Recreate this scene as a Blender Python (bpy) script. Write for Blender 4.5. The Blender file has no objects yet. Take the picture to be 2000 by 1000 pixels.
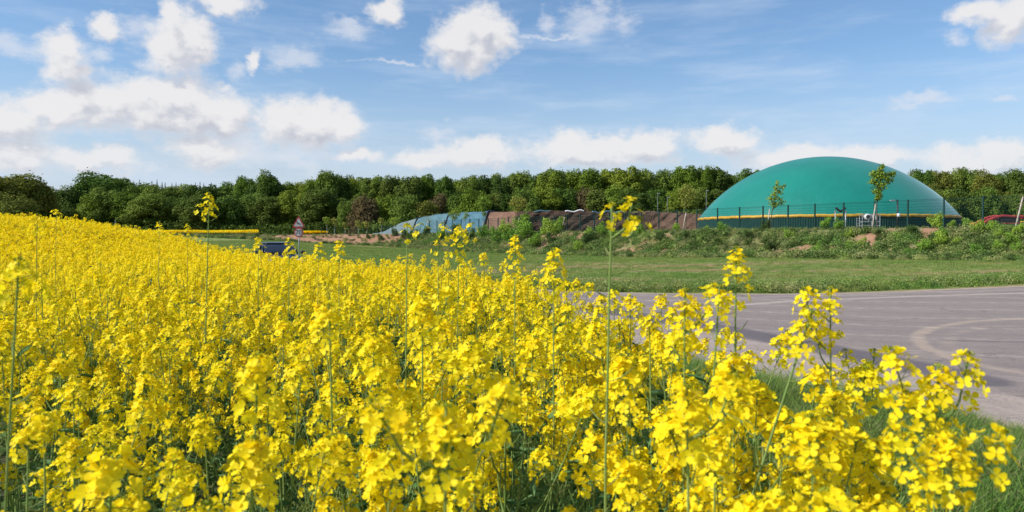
import bpy, math, random
import numpy as np
from mathutils import Vector, Matrix, Euler
random.seed(7); RNG = np.random.default_rng(7)
SC = bpy.context.scene; COL = SC.collection; R = math.radians
CAMZ = 1.7; F = 1500.0; HY = 466.0          # eye height; focal length and horizon row in pixels of the 2000 px photo

# ---------------------------------------------------------------- camera
cd = bpy.data.cameras.new('camera'); cam = bpy.data.objects.new('camera', cd); COL.objects.link(cam)
cam.location = (0, 0, CAMZ); cam.rotation_euler = (R(90) - math.atan(34 / F), 0, 0)
cd.sensor_width = 36; cd.lens = 27.0; cd.clip_end = 20000; cd.clip_start = 0.05
cd.dof.use_dof = True; cd.dof.focus_distance = 16; cd.dof.aperture_fstop = 7.5
SC.camera = cam
SC.view_settings.view_transform = 'Standard'; SC.view_settings.look = 'None'
SC.view_settings.exposure = 0.22; SC.view_settings.gamma = 1.0

# ---------------------------------------------------------------- node helpers
def N(nt, typ, inputs=None, **kw):
    n = nt.nodes.new(typ)
    for k, v in kw.items(): setattr(n, k, v)
    for k, v in (inputs or {}).items():
        s = n.inputs[k]
        if isinstance(v, bpy.types.NodeSocket): nt.links.new(v, s)
        else: s.default_value = v
    return n
def math_(nt, op, a, b=0.0, c=0.0, clamp=False):
    n = N(nt, 'ShaderNodeMath', {0: a, 1: b, 2: c}, operation=op); n.use_clamp = clamp
    return n.outputs[0]
def mrange(nt, v, a, b, c=0.0, d=1.0, smooth=True):
    return N(nt, 'ShaderNodeMapRange', {0: v, 1: a, 2: b, 3: c, 4: d},
             interpolation_type='SMOOTHSTEP' if smooth else 'LINEAR').outputs[0]
def mixc(nt, f, a, b):
    n = N(nt, 'ShaderNodeMix', data_type='RGBA')
    for s, v in ((n.inputs[0], f), (n.inputs[6], a), (n.inputs[7], b)):
        if isinstance(v, bpy.types.NodeSocket): nt.links.new(v, s)
        else: s.default_value = v if not isinstance(v, tuple) or len(v) == 4 else v + (1,)
    return n.outputs[2]
def noise(nt, vec, scale, detail=3.0, rough=0.55, dims='3D'):
    i = {'Scale': scale, 'Detail': detail, 'Roughness': rough}
    if vec is not None: i['Vector'] = vec
    return N(nt, 'ShaderNodeTexNoise', i, noise_dimensions=dims).outputs[0]

# ---------------------------------------------------------------- sky and sun
SUN = Vector((-0.73, -0.22, 0.63)).normalized()
sun_el = math.asin(SUN.z); sun_az = math.atan2(SUN.x, SUN.y)
W = bpy.data.worlds.new('World'); SC.world = W; W.use_nodes = True
nt = W.node_tree; nt.nodes.clear()
sky = N(nt, 'ShaderNodeTexSky', sky_type='NISHITA', sun_disc=False, sun_elevation=sun_el, sun_rotation=sun_az,
        altitude=200.0, air_density=1.0, dust_density=0.9, ozone_density=1.6)
def azel(x, y):
    return math.atan((x - 1000) / F), math.atan((HY - y) / math.hypot(F, x - 1000))
CUM = [(20,240,100,50),(110,212,120,44),(215,205,120,55),(300,190,90,50),(352,186,62,52),(400,205,70,50),(330,232,150,42),(440,222,70,48),
       (560,232,75,52),(620,240,72,46),(670,246,48,32),(585,262,66,30),
       (352,92,60,50),(340,38,28,42),(392,90,44,48),(370,60,40,34),(330,112,40,26),
       (890,82,62,52),(945,62,60,46),(928,104,58,44),(975,82,48,30),(905,50,40,30),(757,30,36,24),
       (215,60,44,26),(125,95,56,42),(130,135,58,34),(435,8,80,28),(500,112,14,22),
       (1960,42,62,60),(1905,20,56,30),(1990,10,50,40),
       (40,305,100,38),(190,322,110,32),(400,288,90,36),(925,300,108,32),(830,314,66,24),
       (1125,286,88,38),(1190,288,60,32),(1262,290,80,36),(1415,276,76,32),
       (1560,302,150,28),(1690,302,100,24),(1850,314,66,30),(1940,308,110,36),(700,300,60,18),(1140,300,140,24)]
WISP = [(20,82,90,26),(280,62,44,40),(575,108,70,30),(1150,48,80,36),(1168,14,32,30),(1215,45,40,40),(1068,44,22,24),(1862,74,28,22),
        (290,130,30,14),(205,105,34,22),(470,130,30,30),(690,60,60,18),(860,258,50,20),(480,290,120,40),(560,310,140,34),(1800,197,92,15),(1948,191,38,7),(1080,68,120,5),(770,118,90,6)]
def cloud_group(name, lst):
    g = bpy.data.node_groups.new(name, 'ShaderNodeTree')
    g.interface.new_socket('P', in_out='INPUT', socket_type='NodeSocketVector')
    g.interface.new_socket('B', in_out='OUTPUT', socket_type='NodeSocketFloat')
    gi = g.nodes.new('NodeGroupInput'); go = g.nodes.new('NodeGroupOutput')
    cur = None
    for (x, y, rx, ry) in lst:
        a, e = azel(x, y); c = math.cos(a)
        ix, iy = F / (rx * c * c), F / (ry * c)
        m = N(g, 'ShaderNodeVectorMath', {0: gi.outputs[0], 1: (ix, iy, 0), 2: (-a * ix, -e * iy, 0)}, operation='MULTIPLY_ADD')
        l = N(g, 'ShaderNodeVectorMath', {0: m.outputs[0]}, operation='LENGTH').outputs['Value']
        cur = l if cur is None else N(g, 'ShaderNodeMath', {0: cur, 1: l, 2: 0.5}, operation='SMOOTH_MIN').outputs[0]
    o = math_(g, 'SUBTRACT', 1.0, cur)
    g.links.new(o, go.inputs[0]); return g
tc = N(nt, 'ShaderNodeTexCoord'); D = N(nt, 'ShaderNodeVectorMath', {0: tc.outputs['Generated']}, operation='NORMALIZE').outputs[0]
sx = N(nt, 'ShaderNodeSeparateXYZ', {0: D})
az = math_(nt, 'ARCTAN2', sx.outputs[0], sx.outputs[1]); el = math_(nt, 'ARCSINE', sx.outputs[2])
P = N(nt, 'ShaderNodeCombineXYZ', {0: az, 1: el}).outputs[0]
def vn(scale, amp, stretch=(1, 1.3, 1)):
    s = N(nt, 'ShaderNodeVectorMath', {0: P, 1: stretch}, operation='MULTIPLY').outputs[0]
    n = N(nt, 'ShaderNodeTexNoise', {'Vector': s, 'Scale': scale, 'Detail': 5.0, 'Roughness': 0.6})
    c = N(nt, 'ShaderNodeVectorMath', {0: n.outputs['Color'], 1: (.5, .5, .5)}, operation='SUBTRACT').outputs[0]
    return N(nt, 'ShaderNodeVectorMath', {0: c, 'Scale': amp}, operation='SCALE').outputs[0]
Pw = N(nt, 'ShaderNodeVectorMath', {0: P, 1: vn(14, .05)}, operation='ADD').outputs[0]
Pw = N(nt, 'ShaderNodeVectorMath', {0: Pw, 1: vn(60, .014)}, operation='ADD').outputs[0]
Pn = N(nt, 'ShaderNodeVectorMath', {0: P, 1: (1, 1.35, 1)}, operation='MULTIPLY').outputs[0]
fb = N(nt, 'ShaderNodeTexNoise', {'Vector': Pn, 'Scale': 34.0, 'Detail': 9.0, 'Roughness': 0.62}).outputs[0]
fbc = math_(nt, 'MULTIPLY', math_(nt, 'SUBTRACT', fb, .5), 1.35)
CG = cloud_group('cumulus_field', CUM); WG = cloud_group('wisp_field', WISP)
def geval(g, p):
    n = nt.nodes.new('ShaderNodeGroup'); n.node_tree = g; nt.links.new(p, n.inputs[0]); return n.outputs[0]
B1 = math_(nt, 'ADD', math_(nt, 'ADD', geval(CG, Pw), fbc), .20)
Pn2 = N(nt, 'ShaderNodeVectorMath', {0: Pn, 1: (-.008, .016, 0)}, operation='ADD').outputs[0]
fb2 = N(nt, 'ShaderNodeTexNoise', {'Vector': Pn2, 'Scale': 34.0, 'Detail': 5.0, 'Roughness': 0.55}).outputs[0]
Pu = N(nt, 'ShaderNodeVectorMath', {0: Pw, 1: (-.010, .022, 0)}, operation='ADD').outputs[0]
B2 = math_(nt, 'ADD', geval(CG, Pu), math_(nt, 'MULTIPLY', math_(nt, 'SUBTRACT', fb2, .5), 1.9))
mc = mrange(nt, B1, -.05, .75)
shade = math_(nt, 'MULTIPLY', mrange(nt, math_(nt, 'SUBTRACT', B2, B1), -.62, .36), mrange(nt, B1, .1, .9, .35, 1))
fw = N(nt, 'ShaderNodeTexNoise', {'Vector': N(nt, 'ShaderNodeVectorMath', {0: P, 1: (1, 2.2, 1)}, operation='MULTIPLY').outputs[0], 'Scale': 26.0, 'Detail': 8.0, 'Roughness': .65}).outputs[0]
Bw = math_(nt, 'ADD', geval(WG, Pw), math_(nt, 'MULTIPLY', math_(nt, 'SUBTRACT', fw, .52), 2.2))
mw = math_(nt, 'MULTIPLY', mrange(nt, Bw, -.15, 1.0), .62)
# thin cirrus veil, stretched, stronger towards the horizon
rotm = N(nt, 'ShaderNodeMapping', {'Vector': P, 'Rotation': (0, 0, R(7)), 'Scale': (3.0, 17.0, 1)}).outputs[0]
ci = mrange(nt, noise(nt, rotm, 1.6, 7, .6), .42, .78)
veil = math_(nt, 'MULTIPLY', ci, mrange(nt, el, .33, .04, .34, .70))
hz = mrange(nt, el, .24, .0, 0.0, .85)
lowleft = math_(nt, 'MULTIPLY', mrange(nt, az, .25, -.35), mrange(nt, el, .19, .06, 0, .72))
haze_ = math_(nt, 'MAXIMUM', hz, lowleft)
skyc = N(nt, 'ShaderNodeVectorMath', {0: sky.outputs[0], 1: (.098, .116, .130)}, operation='MULTIPLY').outputs[0]
c = mixc(nt, haze_, skyc, (.52, .575, .67))
c = mixc(nt, veil, c, (.56, .65, .78))
c = mixc(nt, mw, c, (.66, .68, .74))
cl = mixc(nt, shade, (.75, .735, .735), (.46, .475, .54))
c = mixc(nt, math_(nt, 'MULTIPLY', mc, mrange(nt, el, .02, .14, .62, .93)), c, cl)
bg = N(nt, 'ShaderNodeBackground', {0: c, 1: 1.0})
wo = N(nt, 'ShaderNodeOutputWorld', {0: bg.outputs[0]})
SKYNODE = sky

sl = bpy.data.lights.new('sun', 'SUN'); sun = bpy.data.objects.new('sun', sl); COL.objects.link(sun)
sl.energy = 4.8; sl.angle = R(.55); sl.color = (1, .965, .90)
sun.rotation_euler = SUN.to_track_quat('Z', 'Y').to_euler()

# ---------------------------------------------------------------- materials
def mat(name, rough=.7, spec=.3):
    m = bpy.data.materials.new(name); m.use_nodes = True
    b = m.node_tree.nodes['Principled BSDF']; b.inputs['Roughness'].default_value = rough
    b.inputs['Specular IOR Level'].default_value = spec
    return m, m.node_tree, b
def noisy(name, c1, c2, scale=5, rough=.75, spec=.25, bump=0, lo=.35, hi=.65, bscale=None, metal=0):
    m, nt, b = mat(name, rough, spec)
    co = N(nt, 'ShaderNodeTexCoord').outputs['Object']
    f = mrange(nt, noise(nt, co, scale, 5), lo, hi)
    nt.links.new(mixc(nt, f, c1, c2), b.inputs['Base Color'])
    b.inputs['Metallic'].default_value = metal
    if bump:
        bn = N(nt, 'ShaderNodeBump', {'Strength': bump, 'Height': noise(nt, co, bscale or scale * 3, 4), 'Distance': .05})
        nt.links.new(bn.outputs[0], b.inputs['Normal'])
    return m
def leafy(name, c1, c2, trans=.3, scale=.6, var=.25, rough=.7, world=False):
    m, nt, b = mat(name, rough, .06 if name.startswith('tree') else .2)
    co = N(nt, 'ShaderNodeNewGeometry').outputs['Position'] if world else N(nt, 'ShaderNodeTexCoord').outputs['Object']
    oi = N(nt, 'ShaderNodeObjectInfo').outputs['Random']
    f = mrange(nt, noise(nt, co, scale, 5, .65), .34, .66)
    col = mixc(nt, f, c1, c2)
    hsv = N(nt, 'ShaderNodeHueSaturation', {'Hue': mrange(nt, oi, 0, 1, .5 - .03 * var * 4, .5 + .02 * var * 4, False), 'Saturation': 1.0,
            'Value': mrange(nt, oi, 0, 1, 1 + var, 1 - var, False), 'Color': col}).outputs[0]
    nt.links.new(hsv, b.inputs['Base Color'])
    t = N(nt, 'ShaderNodeBsdfTranslucent', {0: hsv})
    mx = N(nt, 'ShaderNodeMixShader', {0: trans, 1: b.outputs[0], 2: t.outputs[0]})
    nt.links.new(mx.outputs[0], nt.nodes['Material Output'].inputs[0])
    return m
M = {}
M['petal'] = leafy('petal_yellow', (1.0, .855, .016), (.98, .73, .007), .44, 30, .03, .6)
M['farcrop'] = leafy('far_petal_yellow', (1.0, .825, .014), (.97, .725, .007), .36, 9, .03, .6)
M['bud'] = leafy('bud_green_yellow', (.45, .46, .03), (.28, .38, .04), .2, 40, .1)
M['stem'] = leafy('stem_green', (.17, .28, .06), (.26, .34, .10), .12, 9, .15)
M['stemdark'] = leafy('stem_green_deep', (.10, .18, .04), (.15, .22, .05), .12, 9, .15)
M['pod'] = leafy('pod_green', (.20, .28, .07), (.28, .30, .10), .15, 20, .15)
M['rleaf'] = leafy('rape_leaf', (.12, .23, .09), (.09, .19, .05), .22, 8, .2)
M['grass'] = leafy('grass_green', (.085, .20, .030), (.19, .27, .06), .3, .9, .3, world=True)
M['drygrass'] = leafy('grass_dry', (.36, .31, .16), (.26, .25, .10), .3, 3, .2)
M['fieldgrass'] = leafy('field_grass', (.130, .250, .042), (.245, .285, .075), .3, .22, .2, world=True)
M['weed'] = leafy('bank_weed', (.17, .30, .060), (.34, .35, .14), .3, .45, .3, world=True)
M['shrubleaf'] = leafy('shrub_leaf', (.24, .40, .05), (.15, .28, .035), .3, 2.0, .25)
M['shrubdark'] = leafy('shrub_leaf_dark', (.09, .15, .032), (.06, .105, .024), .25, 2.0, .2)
M['t_mid'] = leafy('tree_leaf_mid', (.155, .235, .038), (.090, .148, .024), .22, .35, .22)
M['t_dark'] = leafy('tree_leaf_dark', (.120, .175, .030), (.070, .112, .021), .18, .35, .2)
M['t_bright'] = leafy('tree_leaf_bright', (.195, .270, .032), (.115, .175, .020), .25, .35, .18)
M['t_olive'] = leafy('tree_leaf_olive', (.185, .205, .036), (.125, .145, .026), .22, .35, .15)
M['t_brown'] = leafy('tree_leaf_copper', (.165, .125, .055), (.115, .098, .038), .2, .35, .12)
M['t_conifer'] = leafy('conifer_needles', (.014, .024, .020), (.010, .018, .015), .08, .5, .15)
M['y_leaf'] = leafy('young_tree_leaf', (.30, .40, .045), (.17, .25, .03), .3, 2.5, .12)
M['y_leaf2'] = leafy('young_tree_leaf_yellowish', (.38, .37, .07), (.25, .26, .045), .3, 2.5, .1)
M['bark'] = noisy('bark', (.10, .085, .065), (.06, .05, .04), 4, .9, .1, .5)
M['palebark'] = noisy('pale_bark', (.34, .33, .30), (.20, .19, .17), 2, .85, .1)
M['stake'] = noisy('weathered_stake_wood', (.45, .40, .33), (.33, .28, .22), 6, .8, .1)
M['greenmetal'] = noisy('green_coated_steel', (.005, .036, .030), (.008, .046, .037), 3, .6, .25)
M['yellowband'] = noisy('yellow_edge_foil', (.58, .34, .03), (.44, .25, .02), 2.5, .5, .4, .6, bscale=3)
M['galv'] = noisy('galvanised_steel', (.42, .43, .44), (.33, .34, .35), 8, .45, .5, metal=.4)
M['darkgalv'] = noisy('dull_grey_steel', (.16, .17, .17), (.11, .12, .12), 8, .6, .3)
M['black'] = noisy('black_plastic', (.02, .02, .022), (.03, .03, .032), 10, .5, .4)
M['white'] = noisy('white_paint', (.72, .72, .70), (.60, .60, .58), 6, .5, .4)
M['signwhite'] = noisy('sign_white', (.34, .34, .345), (.28, .28, .29), 5, .4, .4)
M['signred'] = noisy('sign_red', (.27, .018, .024), (.21, .015, .02), 5, .4, .4)
M['signblack'] = noisy('sign_black', (.012, .012, .012), (.02, .02, .02), 5, .4, .4)
M['carpaint'] = noisy('dark_blue_car_paint', (.005, .008, .018), (.007, .010, .022), 1, .3, .4)
bs = M['carpaint'].node_tree.nodes['Principled BSDF']; bs.inputs['Coat Weight'].default_value = .35; bs.inputs['Coat Roughness'].default_value = .05
M['carglass'] = noisy('car_glass', (.015, .02, .03), (.02, .026, .036), 2, .06, .8)
M['tyre'] = noisy('tyre_rubber', (.02, .02, .02), (.03, .03, .03), 8, .8, .2)
M['headlamp'] = noisy('headlamp_glass', (.75, .78, .80), (.5, .52, .55), 12, .1, .8)
M['redmetal'] = noisy('faded_red_steel', (.42, .05, .05), (.30, .04, .04), 2, .5, .4)
M['concrete'] = noisy('concrete', (.38, .37, .35), (.28, .27, .25), 1.5, .85, .2, .2)

# ---------------------------------------------------------------- object helpers
def tag(o, label=None, cat=None, group=None, kind=None):
    if label: o['label'] = label
    if cat: o['category'] = cat
    if group: o['group'] = group
    if kind: o['kind'] = kind
    return o
def mesh(name, v, f, mats, mi=None, smooth=False, attrs=None):
    v = np.asarray(v, dtype=np.float32); me = bpy.data.meshes.new(name)
    if isinstance(f, np.ndarray):
        k = f.shape[1]; nf = len(f)
        me.vertices.add(len(v)); me.vertices.foreach_set('co', v.ravel())
        me.loops.add(nf * k); me.loops.foreach_set('vertex_index', f.astype(np.int32).ravel())
        me.polygons.add(nf); me.polygons.foreach_set('loop_start', np.arange(0, nf * k, k, dtype=np.int32))
        me.update(calc_edges=True)
    else:
        me.from_pydata([tuple(map(float, p)) for p in v], [], [list(map(int, q)) for q in f]); me.update()
    if not isinstance(mats, (list, tuple)): mats = [mats]
    for m in mats: me.materials.append(m)
    if mi is not None: me.polygons.foreach_set('material_index', np.asarray(mi, dtype=np.int32))
    me.polygons.foreach_set('use_smooth', np.full(len(me.polygons), smooth))
    for k, a in (attrs or {}).items():
        at = me.attributes.new(k, 'FLOAT', 'POINT'); at.data.foreach_set('value', np.asarray(a, dtype=np.float32))
    return me
def link(name, me, parent=None, loc=(0, 0, 0), rot=(0, 0, 0), scale=(1, 1, 1)):
    o = bpy.data.objects.new(name, me); COL.objects.link(o)
    if parent is not None: o.parent = parent
    o.location = loc; o.rotation_euler = rot; o.scale = scale
    return o
def empty(name, loc=(0, 0, 0), rz=0.0, label=None, cat=None, group=None, scale=1.0):
    o = link(name, None, None, loc, (0, 0, rz), (scale,) * 3); o.empty_display_size = .1
    return tag(o, label, cat, group)
class MB:
    def __init__(s): s.v = []; s.f = []; s.n = 0; s.m = []
    def add(s, v, f, m=0):
        v = np.asarray(v, float).reshape(-1, 3); s.v.append(v)
        for q in f: s.f.append([i + s.n for i in q]); s.m.append(m)
        s.n += len(v); return s
    def box(s, c, d, rz=0, m=0, rot=None, bev=0):
        x, y, z = d[0] / 2, d[1] / 2, d[2] / 2
        p = np.array([(-x,-y,-z),(x,-y,-z),(x,y,-z),(-x,y,-z),(-x,-y,z),(x,-y,z),(x,y,z),(-x,y,z)])
        Rm = np.array((rot if rot is not None else Matrix.Rotation(rz, 3, 'Z')))
        p = p @ Rm.T + np.array(c)
        return s.add(p, [(0,3,2,1),(4,5,6,7),(0,1,5,4),(1,2,6,5),(2,3,7,6),(3,0,4,7)], m)
    def tube(s, pts, rad, n=6, m=0, cap=True):
        v, f = tube_arr(pts, rad, n); f = [tuple(q) for q in f]
        if cap:
            f.append(tuple(range(n - 1, -1, -1))); k = len(v) - n; f.append(tuple(range(k, k + n)))
        return s.add(v, f, m)
    def build(s, name, mats, parent=None, smooth=False, **kw):
        return link(name, mesh(name, np.vstack(s.v), s.f, mats, s.m, smooth), parent, **kw)
def tube_arr(pts, rad, n=6):
    pts = np.asarray(pts, float); k = len(pts)
    rad = np.full(k, rad) if np.isscalar(rad) else np.asarray(rad, float)
    tg = np.gradient(pts, axis=0); tg /= np.linalg.norm(tg, axis=1)[:, None] + 1e-9
    ref = np.array((0, 1, 0)) if abs(tg[0, 1]) < .8 else np.array((1, 0, 0))
    a = np.cross(tg, ref); a /= np.linalg.norm(a, axis=1)[:, None] + 1e-9
    b = np.cross(tg, a)
    th = np.arange(n) * 2 * np.pi / n
    v = (pts[:, None] + rad[:, None, None] * (np.cos(th)[None, :, None] * a[:, None] + np.sin(th)[None, :, None] * b[:, None])).reshape(-1, 3)
    f = [(i * n + j, i * n + (j + 1) % n, (i + 1) * n + (j + 1) % n, (i + 1) * n + j) for i in range(k - 1) for j in range(n)]
    return v, f
class QB:            # quad-only numpy builder, fast
    def __init__(s): s.v = []; s.f = []; s.m = []; s.n = 0
    def add(s, v, f, m=0):
        v = np.asarray(v, float).reshape(-1, 3); f = np.asarray(f, int).reshape(-1, 4)
        s.v.append(v); s.f.append(f + s.n); s.m.append(np.full(len(f), m)); s.n += len(v); return s
    def tube(s, pts, rad, n=4, m=0):
        v, f = tube_arr(pts, rad, n); return s.add(v, f, m)
    def mesh(s, name, mats, smooth=True): return mesh(name, np.vstack(s.v), np.vstack(s.f), mats, np.concatenate(s.m), smooth)
def rnd_unit(n, rng=RNG):
    v = rng.normal(size=(n, 3)); return v / np.linalg.norm(v, axis=1)[:, None]
def leaf_quads(c, nrm, size, rng=RNG, asp=.62, bend=.15):
    """pointed leaf-like quads centred at c facing nrm"""
    n = len(c); t = rnd_unit(n, rng); a = np.cross(nrm, t); a /= np.linalg.norm(a, axis=1)[:, None] + 1e-9
    b = np.cross(nrm, a); size = np.asarray(size).reshape(-1, 1) * np.ones((n, 1))
    v = np.stack([c - a * size * .55, c - b * size * .5 * asp + nrm * size * bend, c + a * size * .55, c + b * size * .5 * asp + nrm * size * bend], 1).reshape(-1, 3)
    return v, np.arange(4 * n).reshape(-1, 4)

# ---------------------------------------------------------------- terrain
def sstep(a, b, x): t = np.clip((x - a) / (b - a), 0, 1); return t * t * (3 - 2 * t)
BANK = np.array([(60.0, 3.6), (-12.7, 117.4), (-55.0, 138.0), (-75.0, 143.0)])
def poly_dist(X, Y, P):
    best = np.full(X.shape, 1e9); sgn = np.ones(X.shape); along = np.zeros(X.shape); acc = 0
    for i in range(len(P) - 1):
        a, b = P[i], P[i + 1]; d = b - a; L = np.hypot(*d)
        lo = -1e9 if False else 0
        t = np.clip(((X - a[0]) * d[0] + (Y - a[1]) * d[1]) / L**2, lo, 1)
        px, py = a[0] + t * d[0], a[1] + t * d[1]; dd = np.hypot(X - px, Y - py)
        cr = d[0] * (Y - a[1]) - d[1] * (X - a[0])
        m = dd < best; best = np.where(m, dd, best); sgn = np.where(m, np.sign(cr), sgn); along = np.where(m, acc + t * L, along); acc += L
    return best, sgn, along
NEAR = np.array([(8,-8),(5.6,2),(4.5,7.0),(3.45,8.7),(1.95,11.3),(.75,15),(-2.2,22),(-6.6,28),(-11,33.2),(-18,39),(-28,45),(-45,52)], float)
FAR = np.array([(75,-8),(60,2),(46,22),(28,29),(17.5,26.3),(9.2,23.0),(3.2,23.6),(0,26),(-5,33),(-11.5,39.5),(-25,51),(-43,59)], float)
CROP = np.array([(.80,-6),(.78,.5),(.84,2.0),(.88,3.2),(.72,4.8),(.45,6.8),(-.05,10),(-1.6,14),(-4.6,18.3),(-7.6,22.5),(-12,28),(-19.5,36),(-29,43.5),(-42,50),(-75,60),(-140,60),(-140,-30),(.80,-30)], float)
def inpoly(X, Y, P):
    r = np.zeros(X.shape, bool); j = len(P) - 1
    for i in range(len(P)):
        xi, yi = P[i]; xj, yj = P[j]
        c = ((yi > Y) != (yj > Y)) & (X < (xj - xi) * (Y - yi) / (yj - yi + 1e-12) + xi); r ^= c; j = i
    return r
CTRL = [(22.7,50.8,.45),(26.5,44.8,.62),(33,36,.8),(44,26,.9),(9.8,71,.1),(2,82,.05),(-5,94,.07),(-16,112,.45),(-26,122,1.0),(-38,128,1.5),(-50,131,1.95),(-66,135,2.2),
        (-45,100,1.5),(-60,90,1.6),(-75,110,2.1),(-100,130,2.4),(-90,80,1.8),(-30,90,.9),(-20,75,.35),(-14,52,.1),(-35,70,.9),(0,60,.02),(10,50,.05),(5,38,0),(-8,45,0),
        (15,35,.12),(22,35,.3)] + [(x, y, 0) for x, y in NEAR[:9]] + [(x, y, 0) for x, y in FAR[4:9]] + [(0,0,0),(-5,10,0),(-10,20,0),(-10,5,0),(-20,10,0),(-30,20,0),(-20,30,0),(10,15,0),(20,20,0)]
CTRL = np.array(CTRL, float)
def vnoise(X, Y, s, seed=0):
    x = X / s + seed * 17.3; y = Y / s - seed * 9.1
    return (np.sin(x * 1.3 + 1.7 * np.sin(y * .9 + seed)) + np.sin(y * 1.7 + 1.3 * np.sin(x * 1.1 - seed)) + .6 * np.sin(2.9 * x - 2.3 * y + seed) + .5 * np.sin(3.7 * y + 3.1 * x)) / 3.1
SKYX = [-2, -.667, -.6, -.533, -.467, -.42, -.367, -.3, -.2, 2]; SKYY = [418, 428, 434, 444, 458, 464, 472, 488, 520, 700]
def H(X, Y):
    X = np.asarray(X, float); Y = np.asarray(Y, float)
    num = np.zeros(np.broadcast(X, Y).shape); den = num + 1e-12
    for cx, cy, cz in CTRL:
        w = np.exp(-((X - cx)**2 + (Y - cy)**2) / (2 * 9.0**2)) + 1e-7 / (1 + ((X - cx)**2 + (Y - cy)**2) / 4e3)
        num = num + w * cz; den = den + w
    h = num / den
    far = sstep(135, 175, Y + .12 * X); h = h * (1 - far) + (2.6) * far
    rise = .018 * np.maximum(0, -X - 6)**2
    Ys = np.maximum(Y, 1.0); ysk = np.interp(X / Ys, SKYX, SKYY)
    clampz = np.maximum(0, CAMZ + (HY - ysk) * Ys / F - 1.18)
    rise = np.minimum(rise, np.minimum(clampz, 2.3)) * (1 - sstep(48, 85, Y)) * sstep(2, 14, Y)
    h = np.maximum(h, rise) + .0
    d, s, al = poly_dist(X, Y, BANK)
    d = d * s
    toe = 6.6 + 1.0 * vnoise(X, Y, 6.0, 1); top = 1.1 + .3 * vnoise(X, Y, 4.0, 2)
    k = 1 - sstep(0, 1, (d - top) / np.maximum(toe - top, .5))
    k = np.where(d < 0, 1, k)
    rough = (.16 * vnoise(X, Y, 1.7, 3) + sstep(122, 140, al) * (.22 * vnoise(X, Y, 1.1, 13) + .15 * vnoise(X, Y, .6, 14))) * np.clip(4 * k * (1 - k), 0, 1)
    topz = 2.42 - .15 * sstep(135, 185, al)
    return h * (1 - k) + np.maximum(topz, h) * k + rough
def h1(x, y): return float(H(np.array([x]), np.array([y]))[0])
def at(px, Y): return (px - 1000) / F * Y
def hit(px, py, y0=8.0, y1=220.0):
    Y = np.arange(y0, y1, .1); X = (px - 1000) / F * Y; Z = CAMZ + (HY - py) / F * Y
    g = H(X, Y); i = np.argmax(g >= Z) if (g >= Z).any() else len(Y) - 1
    return float(X[i]), float(Y[i]), float(g[i])
def axis(lst):
    out = []
    for a, b, s in lst: out += list(np.arange(a, b, s))
    return np.array(out + [lst[-1][1]])
gx = axis([(-2500,-400,150),(-400,-120,20),(-120,-50,3),(-50,42,.5),(42,120,3),(120,400,20),(400,2500,150)])
gy = axis([(-300,-10,15),(-10,0,2),(0,140,.5),(140,260,4),(260,500,25),(500,4000,250)])
GX, GY = np.meshgrid(gx, gy); GZ = H(GX, GY)
nx, ny = len(gx), len(gy); idx = np.arange(nx * ny).reshape(ny, nx)
gf = np.stack([idx[:-1, :-1], idx[:-1, 1:], idx[1:, 1:], idx[1:, :-1]], -1).reshape(-1, 4)
d, s, al = poly_dist(GX, GY, BANK); dd = d * s
crop_m = inpoly(GX, GY, CROP).astype(float)
on_bank = ((dd > .5) & (dd < 7.5)).astype(float)
bare = sstep(112 + 14, 112 + 30, al) * on_bank                        # bare red earth at the left end
def bmask(X, Y, d): return sstep(-.05, .45, .7 * vnoise(X, Y, 2.6, 5) + .55 * vnoise(X, Y, .9, 6) + .30 * sstep(2.5, 6, d)) * (.35 + .65 * sstep(-.2, .3, vnoise(X, Y, 9, 7)))
bare = np.maximum(bare, on_bank * bmask(GX, GY, dd) * .8)
plat = (dd <= .5).astype(float) * sstep(400, 150, GY) * .75
fieldbare = np.zeros_like(GX)
for (px, py, rx, ry) in [(1000,530,4,1.5),(1650,528,5,.5),(1800,535,4,.5),(1330,548,4,.35),(1950,530,3,.5),(1150,545,3,.5),(1250,520,11,1.6),(1120,516,6,1.2),(1380,528,5,1.0),(1720,520,2.5,.8),(600,478,5,2.5),(730,482,6,2),(1560,512,6,.8),(980,512,5,1.2),(1900,515,3,.5),(1450,540,4,.4)]:
    x, y, z = hit(px, py, 20); e = ((GX - x) / rx)**2 + ((GY - y) / (ry * 1.6))**2; fieldbare = np.maximum(fieldbare, np.exp(-e * 1.0))
dedge, _, _ = poly_dist(GX, GY, FAR[1:]); fieldbare = np.maximum(fieldbare, .8 * np.exp(-(dedge / .45)**2))
m, nt_, b = mat('ground_mixed', .9, .1)
co = N(nt_, 'ShaderNodeNewGeometry').outputs['Position']
A = lambda k: N(nt_, 'ShaderNodeAttribute', attribute_name=k).outputs['Fac']
n1 = noise(nt_, co, .35, 6, .6); n2 = noise(nt_, co, 4.0, 5, .7); n3 = noise(nt_, co, 1.1, 6, .65)
g1 = mixc(nt_, mrange(nt_, n1, .35, .65), (.15, .235, .048), (.22, .27, .075))
g1 = mixc(nt_, mrange(nt_, n2, .3, .75, 0, .6), g1, (.27, .23, .11))
dirt = mixc(nt_, mrange(nt_, n3, .3, .7), (.29, .15, .088), (.38, .225, .145))
dirt = mixc(nt_, mrange(nt_, n2, .5, .8, 0, .5), dirt, (.22, .12, .08))
def brk(a, lo=.35, hi=.65): return mrange(nt_, math_(nt_, 'ADD', math_(nt_, 'MULTIPLY', A(a), 1.0), math_(nt_, 'MULTIPLY', math_(nt_, 'SUBTRACT', n3, .5), 1.2)), lo, hi)
col_ = mixc(nt_, math_(nt_, 'MULTIPLY', brk('fieldbare', .22, .8), .85), g1, (.34, .22, .12))
col_ = mixc(nt_, brk('bank', .4, .6), col_, mixc(nt_, mrange(nt_, n3, .4, .6), (.18, .20, .07), (.27, .22, .12)))
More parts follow.
